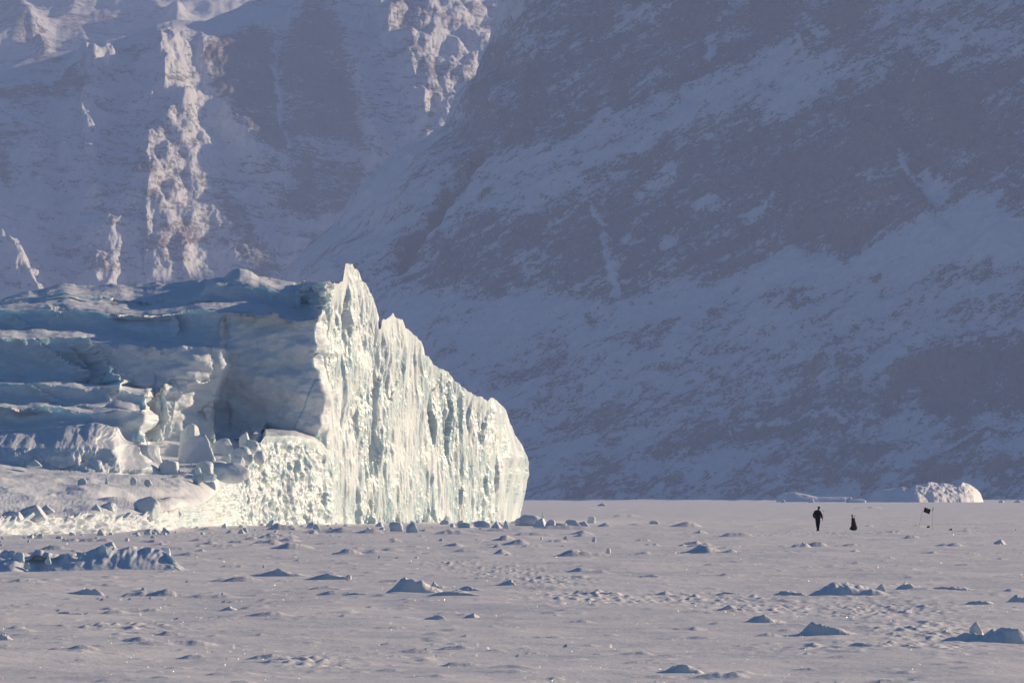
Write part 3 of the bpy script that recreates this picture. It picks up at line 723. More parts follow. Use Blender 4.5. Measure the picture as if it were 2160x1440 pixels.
small_berg('low_iceberg', [(1828,0),(1836,10),(1850,24),(1865,28),(1890,31),(1903,34),(1915,30),(1930,37),(1950,38),(1965,42),(1985,40),(2005,41),(2020,37),(2035,42),(2050,40),(2062,33),(2072,28),(2080,20),(2085,8),(2088,0)], 3300, 60,
           'low sunlit iceberg far off at the right with a smooth blue left flank', 3, shade=(1880, 1935), apex=1925)
small_berg('low_iceberg', [(1640,0),(1646,14),(1655,20),(1680,22),(1700,18),(1725,12),(1760,12),(1790,12),(1800,0)], 3500, 40,
           'flat blue shaded iceberg far off above the walking person', 5, lumps=.25, apex=1790)
for i, (px, py, w, h, k, lab) in enumerate([
 (1652,1058,12,9,'pyramid','tiny sunlit ice block at the left end of the flat shaded iceberg'),
 (1711,1056,14,11,'wedge','tiny bright ice tooth in front of the flat shaded iceberg'),
 (1792,1053,16,14,'wedge','crumbling bright block between the two far icebergs'),
 (1806,1058,40,9,'box','low bright heap of blocks left of the sunlit far iceberg'),
 (2112,1049,12,6,'dome','tiny ice lump right of the sunlit far iceberg'),
 (2146,1049,18,7,'pyramid','tiny pale ice lump at the right edge near the far shore'),
 (1270,1067,26,8,'pyramid','low broken heap of ice near the far shore right of the cliff')]):
    d = min(gd(py), 3000) if py > 1052 else 3000
    chunk('far_ice_block', px, HY+CH*FPX/d, w, h, k, lab, 'far ice blocks near the opposite shore', 500+i, d, z=-.2)

# ------------------------------------------------------------------ mountains
def seg_dist(px, py, pts):
    best = np.full(px.shape, 1e9)
    for (ax, ay), (bx, by) in zip(pts[:-1], pts[1:]):
        dx, dy = bx-ax, by-ay; L2_ = dx*dx+dy*dy+1e-9
        t = np.clip(((px-ax)*dx+(py-ay)*dy)/L2_, 0, 1)
        best = np.minimum(best, np.hypot(px-ax-t*dx, py-ay-t*dy))
    return best
def poly_in(px, py, pts, soft):
    """signed soft inside test of a polygon"""
    ins = np.zeros(px.shape, bool); n = len(pts); j = n-1
    for i in range(n):
        xi, yi = pts[i]; xj, yj = pts[j]
        if yi != yj:
            c = ((yi > py) != (yj > py)) & (px < (xj-xi)*(py-yi)/(yj-yi)+xi); ins ^= c
        j = i
    d = seg_dist(px, py, list(pts)+[pts[0]])
    return np.clip(.5 + np.where(ins, d, -d)/soft, 0, 1)
def nearshore():
    """right hand mountain: steep shaded flank that fills the frame"""
    pl = curve([(-400,1500),(-100,1120),(0,1045),(60,1035),(110,1012),(155,1003),(200,952),(260,935),(290,895),(320,832),(350,800),(400,750),(475,700),(505,665),(560,610),(620,560),(800,430),(1000,300),(1070,260)])
    pys = np.concatenate([np.linspace(1060, -25, 700), np.linspace(-35, -420, 40)])
    us = np.concatenate([np.linspace(0, .08, 90)[:-1], np.linspace(.08, 1.0, 900), np.linspace(1.05, 4.0, 50)])
    PYg, U = np.meshgrid(pys, us, indexing='ij')
    XL = pl(PYg); PXg = XL + U*(2260-XL)
    prof = curve([(1060,6000),(1000,6120),(900,6300),(700,6560),(600,6660),(520,6720),(300,6880),(0,7150),(-100,7300),(-420,7900)])
    Y = prof(PYg) - (PXg-1080)*.26
    Y = Y + 700*np.clip(1-U/.08, 0, 1)**2.2
    P = np.stack([wx(PXg, Y), Y, wz(PYg, Y)], -1)
    N = grid_normals(P); N *= np.where(N[..., 1:2] > 0, -1, 1)
    X = P[..., 0]; Z = P[..., 2]
    # rock regions
    q = PXg + 14*fbm(PXg/60, PYg/60, 4, 1); w = PYg + 14*fbm(PXg/50, PYg/50, 4, 3)
    rock = np.full(PXg.shape, .12)
    def R(pts, val, soft=26):
        soft = soft*2.2
        nonlocal rock
        k = poly_in(q, w, pts, soft); rock = rock*(1-k)+val*k
    def Lr(pts, width, val):
        nonlocal rock
        k = np.exp(-(seg_dist(q, w, pts)/width)**2); rock = rock*(1-k)+val*k
    R([(990,160),(1050,60),(1200,-30),(1750,-30),(1640,55),(1500,140),(1330,212),(1200,262),(1090,300),(1000,350),(930,330)], .58)
    R([(1640,55),(1760,-30),(2200,-30),(2200,110),(1980,120),(1850,130),(1780,150),(1700,130)], .42)
    for x_, y_, r_ in [(1120,170,28),(1310,212,22),(1500,112,26),(1440,165,16),(1560,125,18),(1700,95,10),(1240,60,30),(1460,20,36),(1620,20,40),(1090,240,22),(1040,120,24),(1780,25,34)]:
        Lr([(x_, y_), (x_+8, y_-20)], r_, .95)
    R([(940,470),(1180,420),(1350,320),(1440,280),(1560,235),(1660,240),(1780,160),(1880,130),(2010,125),(2200,90),(2200,470),(2150,450),(2050,400),(1985,385),(1992,440),(1850,520),(1780,532),(1740,500),(1640,512),(1540,560),(1400,590),(1300,622),(1250,620),(1150,598),(1000,618),(830,600),(850,560)], .60)
    R([(1560,250),(1660,270),(1880,170),(1960,320),(1985,440),(1850,515),(1780,530),(1700,470),(1600,450),(1560,380)], .72, 50)
    Lr([(1930,150),(1990,210),(2060,270)], 55, .95); Lr([(1870,200),(1900,300),(1960,360)], 28, .85)
    Lr([(1640,320),(1640,400)], 22, .85); Lr([(1720,300),(1700,480)], 24, .85)
    Lr([(1000,300),(930,400),(870,490),(832,545)], 14, 1.25)                     # dark gully
    Lr([(950,470),(1150,335),(1400,215),(1560,155),(1680,115)], 26, .16)       # snow shelf
    Lr([(1250,430),(1275,520),(1300,615)], 6, .02)
    Lr([(1480,440),(1510,415)], 14, .1); Lr([(1555,440),(1590,430)], 14, .1); Lr([(1330,505),(1420,490)], 14, .12); Lr([(1340,400),(1420,370)], 12, .15)
    Lr([(1895,320),(1960,400),(1990,430)], 11, .1); Lr([(1680,60),(1700,110)], 8, .05); Lr([(1490,100),(1500,60)], 10, .1)
    Lr([(1950,350),(1985,400),(2010,440)], 16, .1); Lr([(1930,180),(1945,130),(1990,90)], 5, .1)
    # clean snow apron under the cliffs
    R([(840,640),(1010,640),(1150,620),(1290,640),(1420,612),(1560,580),(1650,530),(1750,525),(1800,550),(1900,520),(2000,440),(2060,420),(2200,480),(2200,600),(1800,640),(1500,700),(1300,690),(1180,640),(1080,700),(950,720)], -.12, 30)
    Lr([(1240,672),(1290,660)], 14, .5); Lr([(1340,640),(1380,625)], 9, .6)
    # speckled scree
    for pts, wd, v in [([(1000,790),(1300,720),(1600,640),(1900,580),(2160,560)], 26, .34), ([(1150,830),(1400,760),(1700,700),(2160,640)], 40, .30),
                       ([(1500,660),(1740,620)], 10, .42), ([(1200,900),(1500,800),(1800,740)], 30, .36)]: Lr(pts, wd, v)
    R([(1560,790),(1720,780),(1890,790),(1885,860),(1835,895),(1700,915),(1560,925),(1400,970),(1260,985),(1250,950),(1400,900),(1500,850)], .60, 34)
    R([(1895,785),(1960,730),(2200,690),(2200,860),(2100,850),(2060,840),(2040,872),(1975,882),(1940,850)], .86, 24)
    Lr([(1870,860),(1900,810)], 14, .95); Lr([(1560,900),(1830,885)], 18, .75)
    Lr([(1600,880),(1890,880),(1960,890)], 6, .15)
    R([(1130,1010),(1400,940),(1800,920),(2200,890),(2200,1030),(1700,1035),(1160,1060)], .34, 40)
    Lr([(1150,1050),(1250,1015),(1430,1000)], 14, .75); Lr([(1600,965),(1850,950)], 14, .62); Lr([(1750,1000),(2160,985)], 10, .6); Lr([(2020,935),(2160,900)], 16, .7)
    Lr([(1150,890),(1230,880)], 5, .6); Lr([(900,700),(1000,640)], 30, .05)
    Lr([(1130,600),(1900,-20)], 0.1, .2)
    # relief, leaning with the strata (up to the right)
    ca, sa = math.cos(math.radians(33)), math.sin(math.radians(33))
    A = (X*ca + Z*sa); Bc = (-X*sa + Z*ca)
    rel = 26*(ridged(A/420, Bc/190, 4, 2)-.6) + 9*fbm(A/90, Bc/32, 4, 4) + 3.2*fbm(A/18, Bc/8, 3, 5)*(.35+rock) 
    rel += 16*rock*(ridged(X/60, Z/150, 4, 6)-.55)
    rel -= 22*np.exp(-(seg_dist(PXg, PYg, [(1000,300),(930,400),(870,490),(832,545)])/16)**2)
    rel -= 14*np.exp(-(seg_dist(PXg, PYg, [(1890,180),(1930,340),(2000,450)])/28)**2)
    rel *= sm(1062, 1030, PYg)*np.clip(.25+U/.08, 0, 1)
    P = P + N*rel[..., None]
    P[0, :, 2] = -4
    o = link('mountain_near', grid_mesh('mountain', P, {'rock': rock}), mat_mountain('mountain_flank', 31)); tag(o, kind='structure')
nearshore()

def middle_mountain():
    crest = curve([(-1500,260),(-400,190),(-60,165),(0,150),(60,122),(100,112),(200,100),(250,86),(300,68),(340,58),(362,48),(430,46),(465,30),(500,16),(520,2),(560,-20),(800,-60),(1400,-80)])
    pxs = np.concatenate([np.linspace(-1500, -60, 60)[:-1], np.linspace(-60, 1120, 900), np.linspace(1130, 1500, 20)])
    vs = np.linspace(0, 1, 640)
    V, PXg = np.meshgrid(vs, pxs, indexing='ij')
    PYg = 1060 + (crest(PXg)-1060)*V
    prof = curve([(1060,8200),(700,8750),(500,9000),(300,9300),(180,9540),(120,9690),(60,9930),(0,10210),(-100,10650)])
    Y = prof(PYg) + (PXg-540)*.28
    P = np.stack([wx(PXg, Y), Y, wz(PYg, Y)], -1)
    N = grid_normals(P); N *= np.where(N[..., 1:2] > 0, -1, 1)
    X = P[..., 0]; Z = P[..., 2]
    q = PXg + 9*fbm(PXg/45, PYg/45, 4, 1); w = PYg + 9*fbm(PXg/40, PYg/50, 4, 3)
    rel = np.zeros(PXg.shape)
    def ridge(pts, h, wd, right=1.0):
        nonlocal rel
        ys_ = [p_[1] for p_ in pts]; xc = np.interp(w, *zip(*sorted([(p_[1], p_[0]) for p_ in pts])))
        p = 1.0; d = seg_dist(q, w, pts)/(wd*np.where(q > xc, right, 1.0)); h = h*.5; wd = wd*1.25; d = d/1.25; rel = rel + h*(1+.35*gn(q/40, w/40, 6))*np.exp(-((d*d+.04)**.65-.123)*p)
    ridge([(345,62),(338,130),(332,205)], 40, 30, 1.4)
    ridge([(332,205),(368,250),(362,310),(288,375),(300,430)], 84, 46, 2.0)
    ridge([(300,430),(262,490),(320,540),(330,620),(370,700)], 40, 26, 1.5)
    ridge([(215,98),(172,165),(165,240),(150,300),(190,420),(200,640)], 60, 26, 1.5)
    ridge([(560,40),(700,40),(735,120),(760,200),(785,260),(800,330)], 46, 22)
    ridge([(700,-10),(760,30),(820,80),(850,150),(870,230),(890,300)], 125, 38, 4.4)
    ridge([(320,62),(250,92),(215,125),(170,160)], 85, 30, 2.6)
    ridge([(940,0),(980,70),(1010,160)], 10, 24)
    ridge([(-40,500),(15,560),(75,640),(130,720)], 75, 30, 1.4)
    ridge([(420,100),(440,180),(500,260),(560,320)], 22, 22)
    ridge([(50,160),(40,240),(80,340),(60,460)], 26, 30)
    ridge([(230,520),(225,600),(240,680)], 22, 14); ridge([(390,480),(380,560),(400,640)], 18, 12); ridge([(290,560),(300,640)], 20, 10)
    for pts, h, wd in [([(395,95),(425,200),(470,300),(540,400),(600,520),(640,600)], 46, 30), ([(588,90),(600,230),(612,330),(600,440)], 26, 12),
                       ([(690,300),(640,420),(640,520)], 20, 24), ([(250,150),(240,260),(230,360)], 26, 26), ([(120,200),(110,340),(130,500)], 26, 26), ([(440,520),(500,620)], 18, 20)]:
        ridge(pts, -h, wd)
    rel += 16*(ridged(X/230, Z/330, 3, 2)-.6) + 3.2*fbm(X/50, Z/70, 4, 4) + 2.0*fbm(X/14, Z/18, 4, 5)
    rel *= sm(0, .03, V)*(.12+.88*sm(1.0, .91, V))
    rock = np.full(PXg.shape, .16)
    def R(pts, val, soft=30):
        nonlocal rock
        k = poly_in(q, w, pts, soft); rock = rock*(1-k)+val*k
    def Lr(pts, width, val):
        nonlocal rock
        k = np.exp(-(seg_dist(q, w, pts)/width)**2); rock = rock*(1-k)+val*k
    R([(425,115),(470,78),(530,62),(575,90),(590,200),(612,300),(585,320),(555,312),(500,255),(475,220),(430,175)], .88)
    R([(595,100),(640,45),(700,55),(725,120),(740,200),(765,290),(700,280),(615,285),(600,200)], .80)
    R([(615,300),(690,310),(760,330),(770,400),(740,450),(620,445),(600,420),(630,370)], .66)
    Lr([(583,100),(592,220),(610,300)], 7, .02); Lr([(395,90),(430,230),(520,350),(590,480),(630,560)], 26, .03)
    R([(330,60),(560,20),(640,30),(520,60),(430,90),(410,160),(370,210),(340,150)], .05, 20)
    Lr([(0,190),(60,185),(120,180),(160,215)], 16, .7); Lr([(0,310),(10,400)], 14, .7); Lr([(40,220),(90,240)], 20, .5)
    R([(-60,165),(100,115),(340,62),(330,140),(210,170),(150,180),(0,180),(-60,190)], .04, 14)
    R([(210,260),(370,230),(390,420),(380,600),(200,600),(190,400)], .28, 40)
    Lr([(840,60),(860,140),(920,260)], 30, .40); Lr([(480,420),(560,560)], 30, .5)
    Lr([(0,430),(60,560),(160,600)], 30, .1)
    P = P + N*rel[..., None]
    P[0, :, 2] = -5
    c = P[-1]; back = [c + np.array([0, 200.*k, -60.*k**1.3])[None] for k in (.3, 1, 2, 4, 7)]
    P = np.concatenate([P, np.stack(back)]); rock = np.concatenate([rock, np.full((5, len(pxs)), .1)])
    o = link('mountain_middle', grid_mesh('mountain', P, {'rock': rock}), mat_mountain('mountain_spurs', -8, .8)); tag(o, kind='structure')
middle_mountain()

def shade_ridge():
    """unseen ridge added beyond the right edge of the view to cast shade; its crest decides how far down the middle mountain the sun reaches"""
    u = np.linspace(-1300, 1300, 130); v = np.linspace(-1, 1, 50)
    Vg, Ug = np.meshgrid(v, u, indexing='ij')
    c = np.array([1700., 10900.]); sx, sy = math.sin(math.radians(SUN_AZ)), math.cos(math.radians(SUN_AZ))
    X = c[0] - sy*Ug + sx*Vg*1500; Yy = c[1] + sx*Ug + sy*Vg*1500
    Hc = 1275 - .75* 160*(1-sm(-240, 20, Ug)) + 90*fbm(Ug/500, 0*Ug, 4, 3)
    Z = Hc*(1-np.abs(Vg)**1.1) + 25*fbm(X/160, Yy/160, 4, 2)*(1-np.abs(Vg))
    o = link('added_shade_ridge', grid_mesh('mountain', np.stack([X, Yy, Z], -1), {'rock': .2+0*Z}), mat_mountain('shade_ridge_flank', 0)); tag(o, kind='structure')  # added out of view, only to shade the lower middle mountain
shade_ridge()

def far_mountain():
    pxs = np.linspace(-500, 1300, 620); pys = np.linspace(420, -160, 330)
    PYg, PXg = np.meshgrid(pys, pxs, indexing='ij')
    prof = curve([(420,12500),(250,12900),(140,13300),(60,13900),(30,14600),(0,15300),(-160,16500)])
    Y = prof(PYg) - (PXg-300)*-.35
    P = np.stack([wx(PXg, Y), Y, wz(PYg, Y)], -1)
    N = grid_normals(P); N *= np.where(N[..., 1:2] > 0, -1, 1)
    X = P[..., 0]; Z = P[..., 2]
    rel = 30*(ridged(X/420, Z/300, 4, 3)-.6) + 10*fbm(X/90, Z/60, 5, 4)
    rel += 60*np.exp(-(seg_dist(PXg, PYg, [(-50,-20),(20,30),(60,60),(90,120)])/30)**1.5)
    rel -= 60*np.exp(-(seg_dist(PXg, PYg, [(60,80),(200,75),(340,45)])/16)**1.5)
    rel += 50*np.exp(-(seg_dist(PXg, PYg, [(100,-10),(250,5),(330,25),(370,45)])/18)**1.5)
    P = P + N*(rel*np.clip(.3+(PYg+200)/300, .2, 1))[..., None]
    rock = np.clip(.22 + .35*np.exp(-(seg_dist(PXg, PYg, [(0,40),(40,70),(95,115)])/16)**2) - .3*sm(340, 400, PXg), 0, 1)
    o = link('mountain_far', grid_mesh('mountain', P, {'rock': rock}), mat_mountain('mountain_glacier', -5, .6, (.2, .18, .16))); tag(o, kind='structure')
far_mountain()

# ------------------------------------------------------------------ the golfer and the gear on the ice
M_BLACK = mat_plain('black_cloth', (0.012, 0.012, 0.015), .85, .15, .01, 30)
M_TROUS = mat_plain('black_trousers', (0.010, 0.010, 0.014), .9, .1, .01, 30)
M_SKIN = mat_plain('skin', (0.30, 0.17, 0.12), .55, .3)
M_BOOT = mat_plain('boot_leather', (0.012, 0.011, 0.011), .6, .3)
M_METAL = mat_plain('club_steel', (0.25, 0.24, 0.24), .35, .6)
M_NYLON = mat_plain('bag_nylon', (0.012, 0.016, 0.018), .6, .3, .01, 25)
M_POLE = mat_plain('pole_brown', (0.16, 0.08, 0.08), .6, .3)
M_FLAG = mat_plain('flag_black', (0.010, 0.008, 0.014), .8, .2)
M_PRINT = mat_plain('flag_print', (0.22, 0.23, 0.26), .8, .2)
M_FURL = mat_plain('furled_cloth', (0.33, 0.25, 0.22), .8, .2)
def skin_obj(name, verts, edges, radii, mat, parent=None, sub=2, root=0):
    me = bpy.data.meshes.new(name); me.from_pydata(verts, edges, []); me.update()
    o = bpy.data.objects.new(name, me); C.objects.link(o)
    mo = o.modifiers.new('skin', 'SKIN'); mo.use_smooth_shade = True
    for i, r_ in enumerate(radii):
        rr_ = r_ if isinstance(r_, tuple) else (r_, r_)
        me.skin_vertices[0].data[i].radius = rr_
        me.skin_vertices[0].data[i].use_root = (i == root)
    ms = o.modifiers.new('sub', 'SUBSURF'); ms.levels = sub; ms.render_levels = sub
    dg = bpy.context.evaluated_depsgraph_get(); dg.update()
    nm = bpy.data.meshes.new_from_object(o.evaluated_get(dg)); o.modifiers.clear(); o.data = nm; nm.name = name
    nm.materials.clear(); nm.materials.append(mat)
    for p in nm.polygons: p.use_smooth = True
    if parent: o.parent = parent
    return o
def tube(bm, pts, radii, n=8, cap=True):
    rings = []
    for i, p in enumerate(pts):
        p = Vector(p); a = Vector(pts[max(i-1, 0)]); b = Vector(pts[min(i+1, len(pts)-1)]); t = (b-a).normalized()
        s_ = t.cross(Vector((0, 1, 0.01))).normalized(); u_ = s_.cross(t)
        rings.append([bm.verts.new(p + (s_*math.cos(6.2832*k/n)+u_*math.sin(6.2832*k/n))*radii[i]) for k in range(n)])
    for r0, r1 in zip(rings[:-1], rings[1:]):
        for k in range(n): bm.faces.new((r0[k], r0[(k+1) % n], r1[(k+1) % n], r1[k]))
    if cap: bm.faces.new(rings[0][::-1]); bm.faces.new(rings[-1])
def bobj(name, bm, mat, parent=None, smooth=True):
    me = bpy.data.meshes.new(name); bmesh.ops.recalc_face_normals(bm, faces=bm.faces); bm.to_mesh(me); bm.free()
    for p in me.polygons: p.use_smooth = smooth
    return link(name, me, mat, parent)
def person():
    d = gd(1120.0); x0 = wx(1725.0, d)
    root = empty('person', (x0, d, float(ground_h(x0, d)))); tag(root, 'person in black jacket and trousers walking over the ice with head bowed', 'person')
    # x right, y away from camera; body walks away and slightly left
    V = [(0,0,.95),(-.01,.02,1.12),(-.02,.03,1.30),(-.03,.02,1.44),(.02,.03,1.53),(.05,.05,1.60),              # pelvis, waist, chest, upper chest, neck, head base
         (-.10,0,.90),(-.075,.04,.52),(-.035,-.02,.12),(-.045,.10,.05),                                         # left leg
         (.09,0,.90),(.07,.02,.52),(.03,-.03,.12),(.04,.09,.05),                                                # right leg
         (-.21,.02,1.42),(-.31,-.01,1.16),(-.25,.10,.96),                                                       # left arm, hand in the pocket
         (.16,.02,1.41),(.27,.04,1.14),(.33,.08,.90)]                                                           # right arm hanging
    E = [(0,1),(1,2),(2,3),(3,4),(4,5),(0,6),(6,7),(7,8),(8,9),(0,10),(10,11),(11,12),(12,13),(3,14),(14,15),(15,16),(3,17),(17,18),(18,19)]
    Rr = [(.17,.14),(.19,.15),(.21,.16),(.17,.13),.065,.075, .115,.085,.055,.045,.115,.085,.055,.045,.09,.068,.045,.085,.062,.042]
    body = skin_obj('body', V, E, Rr, M_TROUS, root)
    # head with face, ears
    bm = bmesh.new(); bmesh.ops.create_icosphere(bm, subdivisions=4, radius=1.0)
    for v in bm.verts:
        c = v.co; x, y, z = c
        w_ = .078*(1-.18*max(0, -z)); v.co = (x*w_, y*.098, z*.122)
        f = max(0, y)                                                          # face looks away and down
        if f > .5:
            v.co.y += .022*math.exp(-(x/.16)**2-((z+.12)/.18)**2)              # nose
            v.co.y -= .010*(math.exp(-((abs(x)-.38)/.16)**2-((z-.05)/.12)**2)) # eye sockets
            v.co.y += .006*math.exp(-(x/.3)**2-((z+.45)/.08)**2)               # lips
        v.co.x += math.copysign(.018, x)*math.exp(-((abs(x)-1)/.12)**2-(y/.2)**2-(z/.25)**2)
    head = bobj('head', bm, M_SKIN, root); head.location = (.075, .07, 1.69); head.rotation_euler = (math.radians(-16), 0, math.radians(-35))
    bm = bmesh.new(); bmesh.ops.create_icosphere(bm, subdivisions=3, radius=1.0)
    for v in bm.verts:
        x, y, z = v.co; v.co = (x*.088, y*.108-.004, max(z, -.35)*.128+.012)
    hat = bobj('cap', bm, M_BLACK, root); hat.location = head.location; hat.rotation_euler = head.rotation_euler
    # jacket: a sleeve-and-body shell over the trunk
    Vj = [(-.01,.0,.86),(-.01,.0,1.0),(-.015,.02,1.16),(-.02,.03,1.32),(-.025,.02,1.44),(.01,.03,1.52),(-.19,.02,1.42),(-.32,-.01,1.17),(-.27,.09,.99),(.15,.02,1.41),(.27,.04,1.14),(.325,.075,.95)]
    Ej = [(0,1),(1,2),(2,3),(3,4),(4,5),(4,6),(6,7),(7,8),(4,9),(9,10),(10,11)]
    jacket = skin_obj('jacket', Vj, Ej, [(.205,.16),(.215,.17),(.215,.175),(.225,.175),(.185,.145),.095,.105,.088,.066,.10,.082,.058], M_BLACK, root, root=2)
    # hands with five fingers
    for hx, hy, hz, dirx in ((-.245, .11, .955, .3), (.335, .085, .90, .12)):
        Vh = [(0,0,0), (0,.0,-.045), (0,.0,-.085)]; Eh = [(0,1),(1,2)]; Rh = [(.022,.026),(.018,.038),(.014,.036)]
        for k, (oy, L_) in enumerate(((-.030,.060),(-.010,.072),(.010,.068),(.028,.052))):
            b_ = len(Vh); Vh += [(0,oy,-.095),(.006,oy,-.095-L_*.5),(.018,oy,-.095-L_*.9)]; Eh += [(2,b_),(b_,b_+1),(b_+1,b_+2)]; Rh += [.009,.0085,.007]
        b_ = len(Vh); Vh += [(.006,-.045,-.05),(.014,-.062,-.085)]; Eh += [(1,b_),(b_,b_+1)]; Rh += [.011,.009]
        h_ = skin_obj('glove', Vh, Eh, Rh, M_BLACK, root, 1); h_.location = (hx, hy, hz); h_.rotation_euler = (0, -dirx, 0)
    for bx, by, rz_ in ((-.045, .03, .35), (.035, .02, .1)):
        bm = bmesh.new(); bmesh.ops.create_icosphere(bm, subdivisions=3, radius=1.0)
        for v in bm.verts:
            x, y, z = v.co; v.co = (x*(.052-.008*y), y*.14+.04, max(z, -.5)*(.058+.03*max(0, -y)))
        b_ = bobj('boot', bm, M_BOOT, root); b_.location = (bx, by, .03); b_.rotation_euler.z = rz_
        bm = bmesh.new(); tube(bm, [(0,0,.0),(0,0,.14),(0,0,.24)], [.062,.060,.066], 12); s_ = bobj('shaft', bm, M_BOOT, b_); s_.location = (0,-.03,0)
    # the thin rod beside the right hand
    c = empty('golf_club', (x0+.36, d+.09, .0)); tag(c, 'thin golf club held upright beside the right hand of the walking person', 'golf club')
    bm = bmesh.new(); tube(bm, [(-.005,0,.84),(.055,0,1.48)], [.007,.006], 6); bobj('shaft', bm, M_METAL, c)
    bm = bmesh.new(); tube(bm, [(-.005,0,.78),(-.003,0,.98)], [.013,.012], 8); bobj('grip', bm, M_BLACK, c)
    bm = bmesh.new(); tube(bm, [(.055,0,1.47),(.062,0,1.50),(.03,-.05,1.53)], [.012,.02,.014], 6); bobj('club_head', bm, M_METAL, c)
person()
def golf_bag():
    d = gd(1119.0); x0 = wx(1800.5, d)
    root = empty('golf_bag', (x0, d, float(ground_h(x0, d))-.01)); tag(root, 'dark golf bag standing on the ice with a covered club sticking out', 'golf bag')
    bm = bmesh.new()
    tube(bm, [(.02,0,0),(.02,0,.06),(.03,0,.14),(.035,0,.30),(.015,0,.50),(-.02,0,.72),(-.035,0,.88),(-.035,0,.92)], [.10,.16,.235,.25,.21,.16,.145,.15], 20)
    bobj('bag_body', bm, M_NYLON, root)
    bm = bmesh.new(); tube(bm, [(-.035,0,.90),(-.035,0,.95)], [.142,.142], 20); bobj('rim', bm, M_BLACK, root)
    bm = bmesh.new(); tube(bm, [(.08,-.1,.14),(.10,-.13,.20),(.10,-.13,.42),(.07,-.10,.50)], [.05,.09,.10,.05], 12); bobj('pocket', bm, M_NYLON, root)
    bm = bmesh.new(); tube(bm, [(-.10,-.05,.42),(-.17,-.08,.30),(-.27,-.10,.14),(-.20,-.1,.10),(-.08,-.06,.16)], [.03,.06,.07,.06,.05], 10); bobj('side_pouch', bm, M_NYLON, root)
    bm = bmesh.new(); tube(bm, [(.12,-.02,.75),(.18,-.05,.62),(.17,-.08,.42)], [.012,.014,.012], 6); bobj('strap', bm, M_BLACK, root)
    a = bobj('covered_club', (lambda b: (tube(b, [(-.07,0,.9),(-.105,0,1.02),(-.115,0,1.10),(-.13,0,1.17),(-.14,0,1.22)], [.02,.045,.05,.055,.03], 10), b)[1])(bmesh.new()), M_BLACK, root)
    for k, (dx, tx) in enumerate(((.0, .03), (.04, .09))):
        bm = bmesh.new(); tube(bm, [(-.03+dx*.5,0,.9),(tx-.03,0,1.06+.03*k)], [.006,.006], 6); ir = bobj('iron_club', bm, M_METAL, root)
        bm = bmesh.new(); tube(bm, [(tx-.035,0,1.05+.03*k),(tx+.0,0,1.08+.03*k),(tx+.05,-.01,1.09+.03*k)], [.012,.022,.014], 6); bobj('club_head', bm, M_METAL, ir)
golf_bag()
def flags():
    d = gd(1112.0); x0 = wx(1936.5, d); s = d/FPX
    root = empty('golf_flag', (x0, d, float(ground_h(x0, d)))); tag(root, 'black golf flag with a pale print on a thin leaning pole', 'flag')
    tip = Vector((11.5*s, 0, 44.5*s))
    bm = bmesh.new(); tube(bm, [(0,0,-.15), tuple(tip*.5), tuple(tip)], [.008,.007,.006], 8); bobj('pole', bm, M_POLE, root)
    # cloth: corners from the photograph, 15 px wide, blowing to the right
    n, m = 14, 18; tl = Vector((13.6*s, 0, 43.5*s)); bl = Vector((10.9*s, 0, 33.5*s)); tr = Vector((26.6*s, 0, 38.2*s)); br = Vector((23.6*s, 0, 28.7*s))
    def pt(u, v, off=0): 
        p = (tl*(1-u)+tr*u)*(1-v) + (bl*(1-u)+br*u)*v
        return Vector((p.x, .035*math.sin(u*6)*u+off, p.z))
    def sheet(bm, us, vs, off, th=.006):
        front = [[bm.verts.new(pt(u, v, off)) for u in us] for v in vs]; bk = [[bm.verts.new(pt(u, v, off+th)) for u in us] for v in vs]
        a, b = len(vs), len(us)
        for i in range(a-1):
            for j in range(b-1):
                bm.faces.new((front[i][j], front[i][j+1], front[i+1][j+1], front[i+1][j])); bm.faces.new((bk[i][j], bk[i+1][j], bk[i+1][j+1], bk[i][j+1]))
        for i in range(a-1):
            bm.faces.new((front[i][0], front[i+1][0], bk[i+1][0], bk[i][0])); bm.faces.new((front[i][-1], bk[i][-1], bk[i+1][-1], front[i+1][-1]))
        for j in range(b-1):
            bm.faces.new((front[0][j], bk[0][j], bk[0][j+1], front[0][j+1])); bm.faces.new((front[-1][j], front[-1][j+1], bk[-1][j+1], bk[-1][j]))
    bm = bmesh.new(); sheet(bm, np.linspace(0, 1, m), np.linspace(0, 1, n), 0); cl = bobj('flag_cloth', bm, M_FLAG, root)
    bm = bmesh.new()
    sheet(bm, np.linspace(.34, .66, 8), [.24, .32], -.006, .003); sheet(bm, np.linspace(.42, .58, 6), [.16, .24], -.006, .003); sheet(bm, np.linspace(.54, .70, 6), [.32, .44], -.006, .003)
    sheet(bm, np.linspace(.30, .62, 8), [.62, .655], -.006, .003); sheet(bm, np.linspace(.36, .58, 8), [.72, .75], -.006, .003)
    bobj('flag_print', bm, M_PRINT, cl)
    d = gd(1119.0); x0 = wx(1965.5, d); s = d/FPX
    r2 = empty('marker_pole', (x0, d, float(ground_h(x0, d)))); tag(r2, 'upright thin marker pole with a furled pale cloth at its top', 'pole')
    bm = bmesh.new(); tube(bm, [(0,0,-.15),(1.0*s,0,26*s),(2.4*s,0,51*s)], [.008,.007,.006], 8); bobj('pole', bm, M_POLE, r2)
    bm = bmesh.new(); tube(bm, [(2.2*s,-.012,50*s),(2.0*s,-.014,47*s),(1.7*s,-.016,43*s),(1.6*s,-.014,39*s)], [.014,.032,.030,.012], 10); bobj('furled_cloth', bm, M_FURL, r2)
flags()
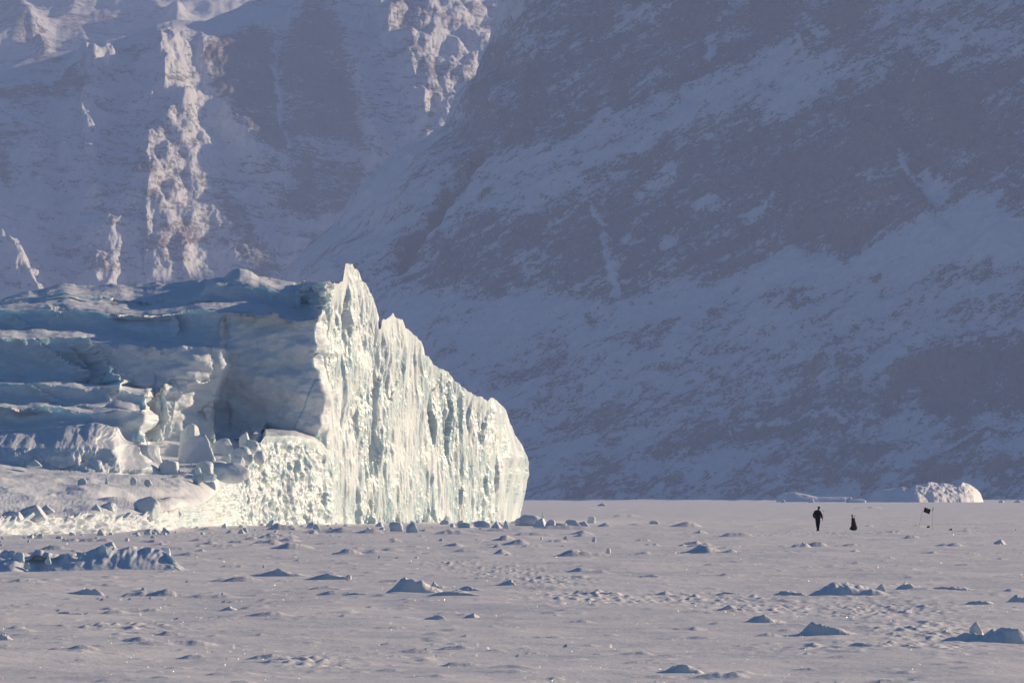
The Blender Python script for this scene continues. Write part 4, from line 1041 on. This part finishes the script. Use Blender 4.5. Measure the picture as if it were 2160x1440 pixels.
for i, (px, py, w, h, lab) in enumerate([(1957.5,1111.5,7.0,3.8,'small black lump lying on the snow between the two flag poles'),(2004.5,1119,8.5,5,'small black lump on the snow right of the upright marker pole'),(2141.5,1117,2.6,2,'tiny dark speck of gear on the snow far right of the flags')]):
    d = gd(py); s = d/FPX; bm = bmesh.new(); bmesh.ops.create_icosphere(bm, subdivisions=4, radius=1.0)
    for v in bm.verts:
        x, y, z = v.co; k = 1+.16*gn(np.array([x*2+i*3.]), np.array([z*2+y*1.3]), i)[0]
        v.co = (x*w*.5*s*k, y*w*.4*s*k, max(z+.15, -.12)*h*.85*s*k*(1+.35*x))
    o = bobj('stuff_sack', bm, M_NYLON, None); o.location = (wx(px, d), d, float(ground_h(wx(px, d), d)))
    tag(o, lab, 'bag', 'small black lumps lying near the flags')

# frost crystals that catch the sun, scattered on the near snow
def crystals():
    r = np.random.RandomState(3); n = 2400
    py = 1120 + 320*r.rand(n)**.8; px = r.uniform(-100, 2260, n); d = CH*FPX/(py-HY)
    x = (px-CX)/FPX*d; z = base_h(x, d)
    sz = d/FPX*(.38+1.4*r.rand(n)**6)*1.0
    h = np.array([sd.x, sd.y-1.0, sd.z]); h = h/np.linalg.norm(h)
    vs = []; fs = []
    for i in range(n):
        nn = np.array([.9, -.42, .3]) + r.normal(0, .14, 3); nn /= np.linalg.norm(nn)
        a = np.cross(nn, [0, 0, 1.]); a /= np.linalg.norm(a); b = np.cross(nn, a)
        c = np.array([x[i], d[i], z[i]+sz[i]*.8]); k = len(vs)
        for t in range(6):
            an = t*math.pi/3; vs.append(c + (a*math.cos(an)*1.5+b*math.sin(an))*sz[i])
        vs.append(c+nn*sz[i]*.25); vs.append(c-nn*sz[i]*.25)
        for t in range(6):
            fs.append((k+t, k+(t+1) % 6, k+6)); fs.append((k+(t+1) % 6, k+t, k+7))
    me = bpy.data.meshes.new('frost_crystals'); me.from_pydata([tuple(v) for v in vs], [], fs); me.update()
    t = NT('frost_crystal'); t.b.inputs['Base Color'].default_value = (.95, .95, .95, 1); t.b.inputs['Roughness'].default_value = .3
    o = link('frost_crystals', me, t.m); tag(o, 'loose frost crystals glinting on the snow crust', 'frost', kind='stuff')
crystals()

# ------------------------------------------------------------------ haze
me = bpy.data.meshes.new('haze'); bm = bmesh.new(); bmesh.ops.create_cube(bm, size=1.0); bm.to_mesh(me); bm.free()
hz = bpy.data.objects.new('haze', me); C.objects.link(hz)
hz.scale = (9800, 20000, 2700); hz.location = (0, 8800, 1340)
m = bpy.data.materials.new('haze'); m.use_nodes = True; t = m.node_tree; t.nodes.clear()
o_ = t.nodes.new('ShaderNodeOutputMaterial'); v_ = t.nodes.new('ShaderNodeVolumePrincipled')
v_.inputs['Color'].default_value = (.475, .605, 1.0, 1); v_.inputs['Density'].default_value = 5.9e-5; v_.inputs['Anisotropy'].default_value = 0.0
t.links.new(v_.outputs[0], o_.inputs['Volume']); me.materials.append(m)
tag(hz, 'thin bluish haze between the ice and the mountains', 'haze', kind='stuff')
